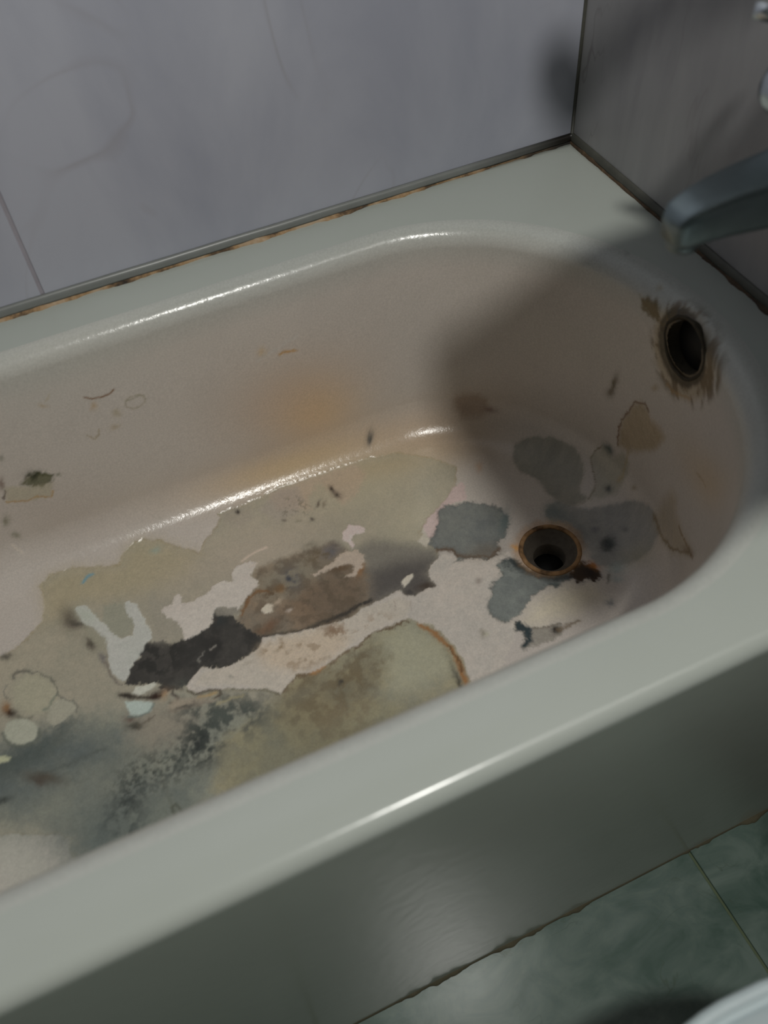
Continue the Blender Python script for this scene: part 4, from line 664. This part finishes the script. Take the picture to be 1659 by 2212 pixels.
    {'k':'B','q':(-0.1606,-0.4246),'c':(104,124,124),'o':0.6,'M':(73.38,-34.14,-39.54,-98.21),'R':0.028},
    {'k':'B','q':(-0.1688,-0.4372),'c':(104,124,124),'o':0.45,'M':(94.58,-61.85,-97.13,-155.9),'R':0.0187},
    {'k':'P','p':[(-0.3105,-0.4357),(-0.3023,-0.4346),(-0.3006,-0.4428),(-0.2947,-0.4501),(-0.2715,-0.4602),(-0.2616,-0.4638),(-0.2689,-0.4759),(-0.2876,-0.4766),(-0.3089,-0.4745),(-0.3198,-0.4719),(-0.3112,-0.4634),(-0.308,-0.4536),(-0.314,-0.4463)],'c':(112,108,100),'o':0.85,'s':0.003,'w':0.004,'h':-0.0005,'z':'spur'},
    {'k':'P','p':[(-0.3115,-0.4374),(-0.3033,-0.4341),(-0.3006,-0.4428),(-0.2979,-0.4513),(-0.3047,-0.4674),(-0.3153,-0.4727),(-0.3205,-0.4688),(-0.3099,-0.4612),(-0.3084,-0.452),(-0.314,-0.4463)],'c':(40,48,50),'s':0.003,'w':0.004,'z':'spur'},
    {'k':'B','q':(-0.273,-0.4659),'c':(24,20,16),'o':0.95,'M':(143.62,-86.44,-77.66,-154.31),'R':0.015},
    {'k':'S','p':[(-0.2705,-0.468),(-0.2543,-0.4675),(-0.2411,-0.4669)],'c':(84,70,52),'wd':0.0028,'o':0.7},
    {'k':'S','p':[(-0.2953,-0.4512),(-0.28,-0.4574),(-0.2609,-0.4626)],'c':(80,74,64),'wd':0.0014,'o':0.7},
    {'k':'B','q':(-0.1947,-0.4628),'c':(84,86,88),'o':0.8,'M':(128.35,-83.34,-79.29,-148.47),'R':0.016},
    {'k':'B','q':(-0.3206,-0.3628),'c':(116,106,98),'o':0.8,'M':(175.78,-172.67,-140.17,-116.22),'R':0.0124},
    {'k':'B','q':(-0.3514,-0.4323),'c':(110,104,90),'o':0.75,'M':(159.64,-160.76,-132.53,-112.79),'R':0.0131},
    {'k':'B','q':(-0.348,-0.4354),'c':(150,148,130),'o':0.6,'M':(267.32,-144.31,-136.68,-279.7),'R':0.0083},
    {'k':'P','p':[(0.1829,-0.4275),(0.1714,-0.453),(0.1576,-0.4675),(0.1423,-0.4659),(0.1275,-0.4539),(0.1145,-0.4341),(0.1045,-0.4094),(0.0986,-0.3828),(0.0979,-0.3567),(0.1027,-0.333),(0.1125,-0.3132),(0.1263,-0.299),(0.1425,-0.2915),(0.1594,-0.2917),(0.1744,-0.2978),(0.185,-0.3061),(0.1924,-0.3201),(0.1964,-0.3408),(0.1961,-0.3674),(0.1915,-0.3974)],'c':(122,108,84),'o':0.65,'s':0.008,'w':0.004,'c2':(104,92,70)},
    {'k':'N','p':[(0.188,-0.4347),(0.1747,-0.4656),(0.1595,-0.4864),(0.1428,-0.4867),(0.1264,-0.4719),(0.1119,-0.4481),(0.1005,-0.419),(0.0936,-0.3882),(0.0925,-0.3584),(0.0977,-0.3316),(0.1087,-0.3095),(0.1243,-0.2936),(0.1427,-0.2853),(0.1619,-0.2858),(0.178,-0.2909),(0.1897,-0.2985),(0.1985,-0.3129),(0.2034,-0.3356),(0.2032,-0.3655),(0.1979,-0.3998)],'c':(70,56,34),'o':0.8,'f':'m','t':0.5,'cs':6,'s':0.01,'w':0.004},
    {'k':'P','p':[(0.1787,-0.4091),(0.1688,-0.4272),(0.1566,-0.435),(0.1437,-0.4338),(0.1316,-0.4255),(0.1215,-0.4112),(0.1142,-0.3929),(0.1107,-0.3726),(0.1114,-0.3522),(0.1164,-0.3333),(0.1252,-0.3175),(0.1369,-0.306),(0.1502,-0.2999),(0.1638,-0.2998),(0.1752,-0.3038),(0.1833,-0.3104),(0.1887,-0.3222),(0.1911,-0.3396),(0.1903,-0.3614),(0.186,-0.3857)],'c':(38,32,22),'o':0.9,'s':0.004,'w':0.003},
    {'k':'P','p':[(0.1564,-0.2455),(0.1667,-0.2467),(0.1684,-0.2614),(0.1737,-0.2654),(0.1703,-0.2868),(0.1634,-0.3003),(0.1543,-0.2828),(0.1527,-0.2633),(0.1504,-0.2546)],'c':(84,74,52),'o':0.85,'s':0.004,'w':0.008},
    {'k':'N','p':[(0.161,-0.2366),(0.1832,-0.2894),(0.1905,-0.358),(0.1635,-0.3133),(0.1481,-0.2714)],'c':(80,68,44),'o':0.7,'f':'m','t':0.48,'cs':9,'s':0.006,'w':0.008},
    {'k':'B','q':(0.1862,-0.2596),'c':(112,100,78),'o':0.6,'M':(189.42,-81.37,-165.84,-104.24),'R':0.0154},
    {'k':'B','q':(0.22,-0.2671),'c':(80,82,84),'o':0.7,'M':(131.47,-87.08,-256.2,-88.61),'R':0.0166},
    {'k':'B','q':(0.2261,-0.296),'c':(104,104,100),'o':0.6,'M':(213.97,-88.93,-149.51,-142.34),'R':0.0128},
    {'k':'B','q':(0.0805,-0.3295),'c':(120,104,76),'o':0.6,'M':(52.43,-99.75,-202.47,-120.03),'R':0.0177},
    {'k':'S','p':[(0.0986,-0.3517),(0.0989,-0.378),(0.1079,-0.4147)],'c':(122,98,64),'wd':0.003,'o':0.6,'w':0.004},
    {'k':'B','q':(0.1784,-0.1528),'c':(100,100,98),'o':0.6,'M':(249.48,-79.26,-144.16,-128.85),'R':0.0134},
    {'k':'P','p':[(-0.1775,-0.3796),(-0.1867,-0.3902),(-0.1986,-0.3975),(-0.2124,-0.4012),(-0.2265,-0.4008),(-0.2398,-0.3963),(-0.2509,-0.3882),(-0.2589,-0.3772),(-0.263,-0.3642),(-0.2626,-0.3506),(-0.2578,-0.3374),(-0.2489,-0.3261),(-0.2367,-0.318),(-0.2225,-0.3137),(-0.2077,-0.314),(-0.1938,-0.3188),(-0.1825,-0.3276),(-0.1746,-0.3394),(-0.1711,-0.353),(-0.1721,-0.3668)],'c':(150,118,80),'o':0.45,'s':0.006,'w':0.004,'c2':(130,98,66)},
    {'k':'B','q':(-0.2536,-0.3395),'c':(176,122,62),'o':0.8,'M':(69.92,-95.78,-160.61,-79.73),'R':0.0185},
    {'k':'B','q':(-0.181,-0.3875),'c':(150,142,134),'o':0.5,'M':(123.92,-77.45,-56.72,-103.05),'R':0.0197}]
for p in PAINT: paint(p)
# orange-brown water staining does not reach the rim
COLR = np.clip(COLR, 0.003, 0.9)
H2 = H + 0.00025*(cm-0.5)*(H < -0.0002)
VD = V.reshape(-1, 3) + NRM.reshape(-1, 3)*H2[:, None]
VDg = VD.reshape(NR, NU, 3)
_, NRM2 = grid_normals(VDg[..., 0], VDg[..., 1], VDg[..., 2])
NF = NRM2.reshape(-1, 3)

DRAIN = np.array((-0.2172, -0.3616, -0.3155)); OVER = np.array((-0.0799, -0.3626, -0.0358)); OVR = 0.030
r_i, u_i = np.meshgrid(np.arange(NR-1), np.arange(NU), indexing='ij')
a0 = r_i*NU+u_i; a1 = r_i*NU+(u_i+1) % NU
Q = np.stack([a0, a1, a1+NU, a0+NU], -1).reshape(-1, 4)
cen = VD[Q].mean(1)
keep = (np.hypot(cen[:, 0]-DRAIN[0], cen[:, 1]-DRAIN[1]) > 0.0345) | (cen[:, 2] > -0.25)
keep &= np.linalg.norm((cen-OVER)*np.array((0.4, 1.0, 1.02)), axis=1) > 0.0295
Q = Q[keep]; FZ = np.sort(ZID[Q], axis=1)[:, 2]

def part_from_faces(name, F, parent):
    ids, inv = np.unique(F.ravel(), return_inverse=True); inv = inv.reshape(-1, 4)
    me = bpy.data.meshes.new(name); me.vertices.add(len(ids)); me.vertices.foreach_set('co', VD[ids].astype(np.float32).ravel())
    me.loops.add(len(inv)*4); me.loops.foreach_set('vertex_index', inv.astype(np.int32).ravel())
    me.polygons.add(len(inv)); me.polygons.foreach_set('loop_start', (np.arange(len(inv))*4).astype(np.int32))
    me.update(calc_edges=True)
    me.polygons.foreach_set('use_smooth', np.ones(len(inv), bool))
    ca = me.attributes.new('stain', 'FLOAT_COLOR', 'POINT'); ca.data.foreach_set('color', np.concatenate([COLR[ids], np.ones((len(ids), 1))], 1).astype(np.float32).ravel())
    ga = me.attributes.new('gloss_loss', 'FLOAT', 'POINT'); ga.data.foreach_set('value', GL[ids].astype(np.float32))
    me.normals_split_custom_set_from_vertices(NF[ids].astype(np.float32))
    me.materials.append(M_BASIN); me.validate()
    o = bpy.data.objects.new(name, me); COL.objects.link(o); o.parent = parent; return o
basin = part_from_faces('basin', Q[FZ == 0], tub)
LABELS = {'under': 'large beige-olive area where the white coat has flaked away', 'grey': 'dark grey end of the bare area left of the drain', 'brown': 'brown and grey stained bare area in the middle of the floor', 'dark': 'almost black bare patch on the left of the floor', 'front': 'long olive bare strip with rusty edge along the front of the floor', 'coat_left': 'island of remaining white coat on the left', 'coat_middle': 'island of remaining white coat above the black patch', 'coat_chip': 'small chips of remaining white coat', 'bluea': 'blue-grey bare patch left of the drain', 'blueb': 'blue-grey bare patch below the drain', 'bluec': 'grey bare patch with black spots right of the drain', 'blued': 'grey bare patch above the drain', 'lump': 'dark brown corroded spot beside the drain', 'spur': 'small dark bare spur at the foot of the front slope', 'ringa': 'pale round blister in the old layer', 'ringb': 'pale oval blister in the old layer'}
for zn, zid in ZONES.items():
    F = Q[FZ == zid]
    if len(F) < 30: continue
    o = part_from_faces('coating_patch' if zn.startswith('coat') else 'peeled_patch', F, tub)
    if zn in LABELS: o['label'] = LABELS[zn]

# rim: from the basin edge out to the walls and the front edge
nu = NU; inner = V[0].copy()
kk = KIND; nx = np.select([kk == 1, kk == 3], [np.cos(PAR)/A0, np.cos(PAR)/AF0], 0); ny = np.select([kk == 0, kk == 2], [-1/B0, 1/B0], np.sin(PAR)/B0)
l = np.hypot(nx, ny); nx /= l; ny /= l
XO0, XO1, YO0, YO1 = -1.70, -0.0008, -0.686, -0.0008
outer = np.zeros((nu, 2))
for i in range(nu):
    ts = []
    if nx[i] > 1e-9: ts.append((XO1-inner[i, 0])/nx[i])
    if nx[i] < -1e-9: ts.append((XO0-inner[i, 0])/nx[i])
    if ny[i] > 1e-9: ts.append((YO1-inner[i, 1])/ny[i])
    if ny[i] < -1e-9: ts.append((YO0-inner[i, 1])/ny[i])
    t = min(ts); outer[i] = inner[i, :2]+t*np.array((nx[i], ny[i]))
for cx in (XO0, XO1):
    for cy in (YO0, YO1):
        outer[np.argmin(np.hypot(outer[:, 0]-cx, outer[:, 1]-cy))] = (cx, cy)
rows = []
for t in np.linspace(0, 1, 12):
    q = inner[:, :2]*(1-t)+outer*t; rows.append(np.column_stack([q, 0.0012*math.sin(math.pi*t)*np.ones(nu)]))
rows.append(np.column_stack([outer, -0.012*np.ones(nu)]))
rv = np.concatenate(rows); rf = []
step_u = 1
for r in range(len(rows)-1):
    for i in range(nu):
        j = (i+1) % nu; rf.append((r*nu+i, r*nu+j, (r+1)*nu+j, (r+1)*nu+i)[::-1])
# drop the hidden front skirt of the ring (the rolled edge takes its place)
keepf = []
for f in rf:
    if all(idx >= 11*nu for idx in f) and all(abs(rv[idx][1]-YO0) < 1e-4 for idx in f): continue
    keepf.append(f)
rim = mesh_obj('rim', rv, keepf, M_ENAMEL, tub)

# rolled front edge and apron as one smooth skirt, split where the sheet turns down
R = 0.014; prof = []
for a in np.linspace(0, math.pi/2, 12): prof.append((YO0-R*math.sin(a), -(R-R*math.cos(a))))
edge = prof
ap = [(YO0-R, -R), (YO0-R, -0.06), (YO0-R+0.0006, -0.2), (YO0-R+0.0006, -0.35), (YO0-R+0.0003, -0.45), (YO0-R, -0.52), (YO0-R-0.0015, FLOOR_Z+0.0005), (YO0-R+0.008, FLOOR_Z+0.0005), (YO0-R+0.008, -R-0.002)]
def sweep_x(name, prof, mat, x0=-1.70, x1=-0.0008, n=90):
    vs = []; fs = []; m = len(prof)
    for x in np.linspace(x0, x1, n+1):
        for (y, z) in prof: vs.append((x, y, z))
    for i in range(n):
        for k in range(m-1): fs.append((i*m+k, (i+1)*m+k, (i+1)*m+k+1, i*m+k+1))
    return mesh_obj(name, vs, fs, mat, tub)
sweep_x('front_edge', edge, M_ENAMEL)
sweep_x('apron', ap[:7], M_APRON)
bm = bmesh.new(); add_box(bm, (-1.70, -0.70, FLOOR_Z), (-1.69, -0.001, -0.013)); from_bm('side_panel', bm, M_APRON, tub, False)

# drain in the floor
dz = DRAIN[2]
dr = mesh_obj('drain', [(0, 0, 0)], [], M_IRON, tub); bpy.data.objects.remove(dr)
bm = bmesh.new()
add_lathe(bm, (DRAIN[0], DRAIN[1], dz), (0, 0, 1), [(-0.001, 0.0345), (-0.006, 0.031), (-0.012, 0.028), (-0.015, 0.0215), (-0.0165, 0.0205), (-0.05, 0.0195)], 56, cap=False)
drain = from_bm('drain', bm, M_IRON, tub)
bm = bmesh.new()
prof = []
for a in np.linspace(0, 2*math.pi, 13): prof.append((0.0004+0.0024*math.sin(a), 0.0368+0.0030*math.cos(a)))
add_lathe(bm, (DRAIN[0], DRAIN[1], dz), (0, 0, 1), prof, 72, cap=False)
for v in bm.verts:
    an = math.atan2(v.co.y-DRAIN[1], v.co.x-DRAIN[0]); rr = math.hypot(v.co.x-DRAIN[0], v.co.y-DRAIN[1])
    g = 1+0.05*(n1(an/6.28+0.5, 14, 21)-0.5); v.co.x = DRAIN[0]+(v.co.x-DRAIN[0])*g; v.co.y = DRAIN[1]+(v.co.y-DRAIN[1])*g
o = from_bm('rust_ring', bm, M_RUST, drain); o['label'] = 'orange rusted ring round the drain hole'
bm = bmesh.new(); add_lathe(bm, (DRAIN[0], DRAIN[1], dz), (0, 0, 1), [(-0.036, 0.0203), (-0.040, 0.0203)], 40); from_bm('drain_dark', bm, M_BLACK, drain)  # black disc standing in for the dark of the drain pipe

# overflow hole in the sloping end wall
on = Vector((-0.9984, 0.0413, 0.0365)).normalized()
bm = bmesh.new(); add_lathe(bm, OVER, on, [(0.0006, 0.0335), (-0.004, 0.0310), (-0.008, 0.0300), (-0.040, 0.0285)], 48, cap=False)
ov = from_bm('overflow_hole', bm, M_DARKRUST, tub)
bm = bmesh.new(); add_lathe(bm, Vector(OVER)-on*0.014, on, [(0, 0.0298), (-0.004, 0.0298)], 48); from_bm('overflow_void', bm, M_BLACK, ov)  # black disc in place of the unlit depth of the overflow
bm = bmesh.new()
prof = [(0.0009+0.0016*math.sin(a), 0.0342+0.0022*math.cos(a)) for a in np.linspace(0, 2*math.pi, 11)]
add_lathe(bm, OVER, on, prof, 60, cap=False)
for v in bm.verts:
    q = (v.co-Vector(OVER)); an = math.atan2(q.z, q.y); v.co = Vector(OVER)+q*(1+0.12*(n1(an/6.28+0.5, 12, 31)-0.5))
o = from_bm('rust_ring', bm, M_DARKRUST, ov); o['label'] = 'dark brown rusted ring round the overflow hole'

# ------------------------------------------------------------------ bath mixer on the end wall
mx = tag(empty('bath_mixer_tap'), 'dull chrome bath mixer with a long spout reaching over the tap end rim', 'tap')
BY, BX, BZ = -0.455, -0.062, 0.250
bm = bmesh.new(); add_lathe(bm, (BX, BY-0.085, BZ), (0, 1, 0), [(0, 0.014), (0.003, 0.022), (0.012, 0.025), (0.07, 0.025), (0.085, 0.028), (0.10, 0.025), (0.158, 0.025), (0.167, 0.022), (0.17, 0.014)], 40)
from_bm('body', bm, M_CHROME, mx)
for sy in (-0.070, 0.070):
    bm = bmesh.new(); add_tube(bm, [(-0.001, BY+sy, BZ-0.005), (-0.03, BY+sy, BZ-0.005), (BX, BY+sy, BZ)], [0.013, 0.013, 0.014], 24)
    from_bm('inlet', bm, M_CHROME, mx)
    bm = bmesh.new(); add_lathe(bm, (-0.0006, BY+sy, BZ-0.005), (-1, 0, 0), [(0, 0.034), (0.004, 0.033), (0.010, 0.026), (0.014, 0.016)], 40)
    from_bm('escutcheon', bm, M_CHROME, mx)
    # star handle standing on the body
    bm = bmesh.new(); add_lathe(bm, (BX, BY+sy*1.12, BZ+0.020), (0, 0, 1), [(0, 0.011), (0.018, 0.010), (0.022, 0.017), (0.040, 0.019), (0.046, 0.014), (0.048, 0.006)], 32)
    for k in range(4):
        a = math.pi/4+k*math.pi/2; d = Vector((math.cos(a), math.sin(a), 0)); p = Vector((BX, BY+sy*1.12, BZ+0.052))
        add_tube(bm, [p+d*0.004, p+d*0.022, p+d*0.036], [0.006, 0.0085, 0.0065], 14)
    from_bm('handle', bm, M_CHROME, mx)
# tapering spout: box section with rounded corners
bm = bmesh.new(); rings = []
SP = [(-0.052, -0.455, 0.215, 0.028, 0.022), (-0.075, -0.444, 0.204, 0.030, 0.024), (-0.10, -0.438, 0.201, 0.028, 0.023), (-0.13, -0.437, 0.201, 0.025, 0.021), (-0.16, -0.438, 0.202, 0.0215, 0.019), (-0.183, -0.440, 0.202, 0.019, 0.017), (-0.200, -0.441, 0.200, 0.016, 0.0145), (-0.207, -0.442, 0.198, 0.011, 0.010)]
for (x, y, z, hw, hh) in SP:
    ring = []
    for k in range(40):
        t = 2*math.pi*k/40; c, s = math.cos(t), math.sin(t); n_ = 5.0
        ring.append(bm.verts.new((x, y+hw*math.copysign(abs(c)**(2/n_), c), z+hh*math.copysign(abs(s)**(2/n_), s))))
    rings.append(ring)
for A, B in zip(rings[:-1], rings[1:]):
    for i in range(40): bm.faces.new((A[i], A[(i+1) % 40], B[(i+1) % 40], B[i]))
bm.faces.new(rings[0]); bm.faces.new(rings[-1])
sp = from_bm('spout', bm, M_SPOUT, mx)
bm = bmesh.new(); add_lathe(bm, (-0.190, -0.4405, 0.188), (0, 0, -1), [(0, 0.0125), (0.010, 0.0125), (0.012, 0.0105), (0.008, 0.0095)], 32)
from_bm('aerator', bm, M_SPOUT, sp)
# unseen hand shower added to throw a round shadow on the back wall
hs = tag(empty('shadow_shower'), 'unseen chrome hand shower, added above the bath mixer to shadow the back wall', 'shower')
bm = bmesh.new(); add_lathe(bm, (-0.0006, -0.372, 0.455), (-1, 0, 0), [(0, 0.020), (0.006, 0.020), (0.010, 0.012), (0.028, 0.012)], 28)
add_lathe(bm, (-0.040, -0.371, 0.447), (-0.45, 0.0, 1), [(0, 0.0155), (0.022, 0.0175)], 28); from_bm('wall_hook', bm, M_CHROME, hs)
bm = bmesh.new(); add_tube(bm, [(-0.020, -0.373, 0.375), (-0.030, -0.372, 0.41), (-0.045, -0.371, 0.46), (-0.068, -0.362, 0.50), (-0.095, -0.350, 0.518)], [0.010, 0.0125, 0.0125, 0.012, 0.014], 20); from_bm('grip', bm, M_CHROME, hs)
bm = bmesh.new(); add_lathe(bm, (-0.103, -0.345, 0.525), (-0.55, 0.05, -0.8), [(-0.004, 0.012), (0.004, 0.026), (0.016, 0.031), (0.022, 0.030), (0.023, 0.024)], 40); from_bm('shower_head', bm, M_CHROME, hs)
bm = bmesh.new(); add_tube(bm, bez((-0.020, -0.373, 0.377), (-0.012, -0.375, 0.33), (-0.03, -0.40, 0.35), (BX-0.012, BY+0.03, BZ+0.036), 30), 0.0065, 12); from_bm('hose', bm, M_RUBBER, hs)

# unseen shelf with upturned edge, added to cast the shadow over the tap end
sh = tag(empty('shadow_shelf'), 'unseen white shelf, added on the end wall to shade the tap end of the tub', 'shelf')
bm = bmesh.new(); add_box(bm, (-0.280, -0.750, 0.420), (-0.0006, -0.467, 0.428), 0.003); from_bm('shelf_board', bm, M_PLASTIC, sh)
for lo_, hi_ in (((-0.280, -0.750, 0.4285), (-0.274, -0.467, 0.440)), ((-0.2735, -0.750, 0.4285), (-0.0006, -0.744, 0.440)), ((-0.2735, -0.473, 0.4285), (-0.0006, -0.467, 0.440))):
    bm = bmesh.new(); add_box(bm, lo_, hi_, 0.002); from_bm('lip', bm, M_PLASTIC, sh)
for yy in (-0.72, -0.51):
    bm = bmesh.new(); vs = [bm.verts.new(p) for p in ((-0.0006, yy, 0.4195), (-0.17, yy, 0.4195), (-0.17, yy, 0.412), (-0.02, yy, 0.33), (-0.0006, yy, 0.33))]
    f = bm.faces.new(vs); r = bmesh.ops.extrude_face_region(bm, geom=[f]); bmesh.ops.translate(bm, vec=(0, 0.006, 0), verts=[g for g in r['geom'] if isinstance(g, bmesh.types.BMVert)])
    from_bm('bracket', bm, M_PLASTIC, sh, False)

# ------------------------------------------------------------------ toilet beside the tub
tw = tag(empty('toilet'), 'white toilet with closed lid on the green tiles beside the tub apron', 'toilet')
TX, TY = -0.398, -1.0665
def tcurve(s, zf=0, off=0.0, n=72, tail=0.215, front=0.20, hw=0.19):
    P = []
    for k in range(n):
        t = 2*math.pi*k/n; c, s2 = math.cos(t), math.sin(t)
        if c <= 0: x = front*s*c - (off if False else 0); y = hw*s*s2
        else:
            x = tail*s*math.copysign(abs(c)**0.75, c); y = hw*s*math.copysign(abs(s2)**0.95, s2)*(1-0.22*abs(c)**1.5)
        P.append((TX+x, TY+y, zf))
    return P
def loft(name, secs, mat, parent, cap0=True, cap1=True):
    bm = bmesh.new(); rs = [[bm.verts.new(p) for p in s] for s in secs]; n = len(rs[0])
    for A, B in zip(rs[:-1], rs[1:]):
        for i in range(n): bm.faces.new((A[i], A[(i+1) % n], B[(i+1) % n], B[i]))
    if cap0: bm.faces.new(rs[0])
    if cap1: bm.faces.new(rs[-1])
    return from_bm(name, bm, mat, parent)
LZ = -0.130
loft('bowl', [tcurve(s, z) for s, z in ((0.62, FLOOR_Z+0.0005), (0.60, FLOOR_Z+0.04), (0.52, -0.42), (0.55, -0.34), (0.72, -0.27), (0.88, -0.215), (0.94, -0.19), (0.955, -0.172), (0.94, -0.168))], M_CERAMIC, tw)
loft('seat', [tcurve(s, z) for s, z in ((0.93, -0.1675), (0.975, -0.165), (0.985, -0.158), (0.975, -0.151), (0.95, -0.149))], M_SEAT, tw)
lid = loft('lid', [tcurve(s, z) for s, z in ((0.90, LZ-0.0185), (0.985, LZ-0.0175), (0.998, LZ-0.012), (1.0, LZ-0.007), (0.992, LZ-0.002), (0.975, LZ), (0.945, LZ-0.001), (0.935, LZ-0.0055), (0.922, LZ-0.0060), (0.912, LZ-0.0035), (0.895, LZ+0.0005), (0.7, LZ+0.003), (0.35, LZ+0.005), (0.03, LZ+0.0055))], M_SEAT, tw)
bm = bmesh.new(); add_box(bm, (-0.170, TY-0.20, -0.165), (-0.004, TY+0.185, 0.22), 0.018, 4); from_bm('cistern', bm, M_CERAMIC, tw)
bm = bmesh.new(); add_box(bm, (-0.178, TY-0.207, 0.2205), (-0.002, TY+0.192, 0.245), 0.010, 3); from_bm('cistern_lid', bm, M_CERAMIC, tw)
bm = bmesh.new(); add_box(bm, (-0.24, TY-0.10, FLOOR_Z+0.0005), (-0.02, TY+0.10, -0.169), 0.03, 4); from_bm('pedestal', bm, M_CERAMIC, tw)
bm = bmesh.new(); add_lathe(bm, (-0.09, TY, 0.2455), (0, 0, 1), [(0, 0.022), (0.005, 0.022), (0.007, 0.018)], 28); from_bm('flush_button', bm, M_CHROME, tw)
for sy in (-0.06, 0.06):
    bm = bmesh.new(); add_lathe(bm, (-0.200, TY+sy-0.012, LZ-0.010), (0, 1, 0), [(0, 0.009), (0.024, 0.009)], 20); from_bm('hinge', bm, M_SEAT, tw)
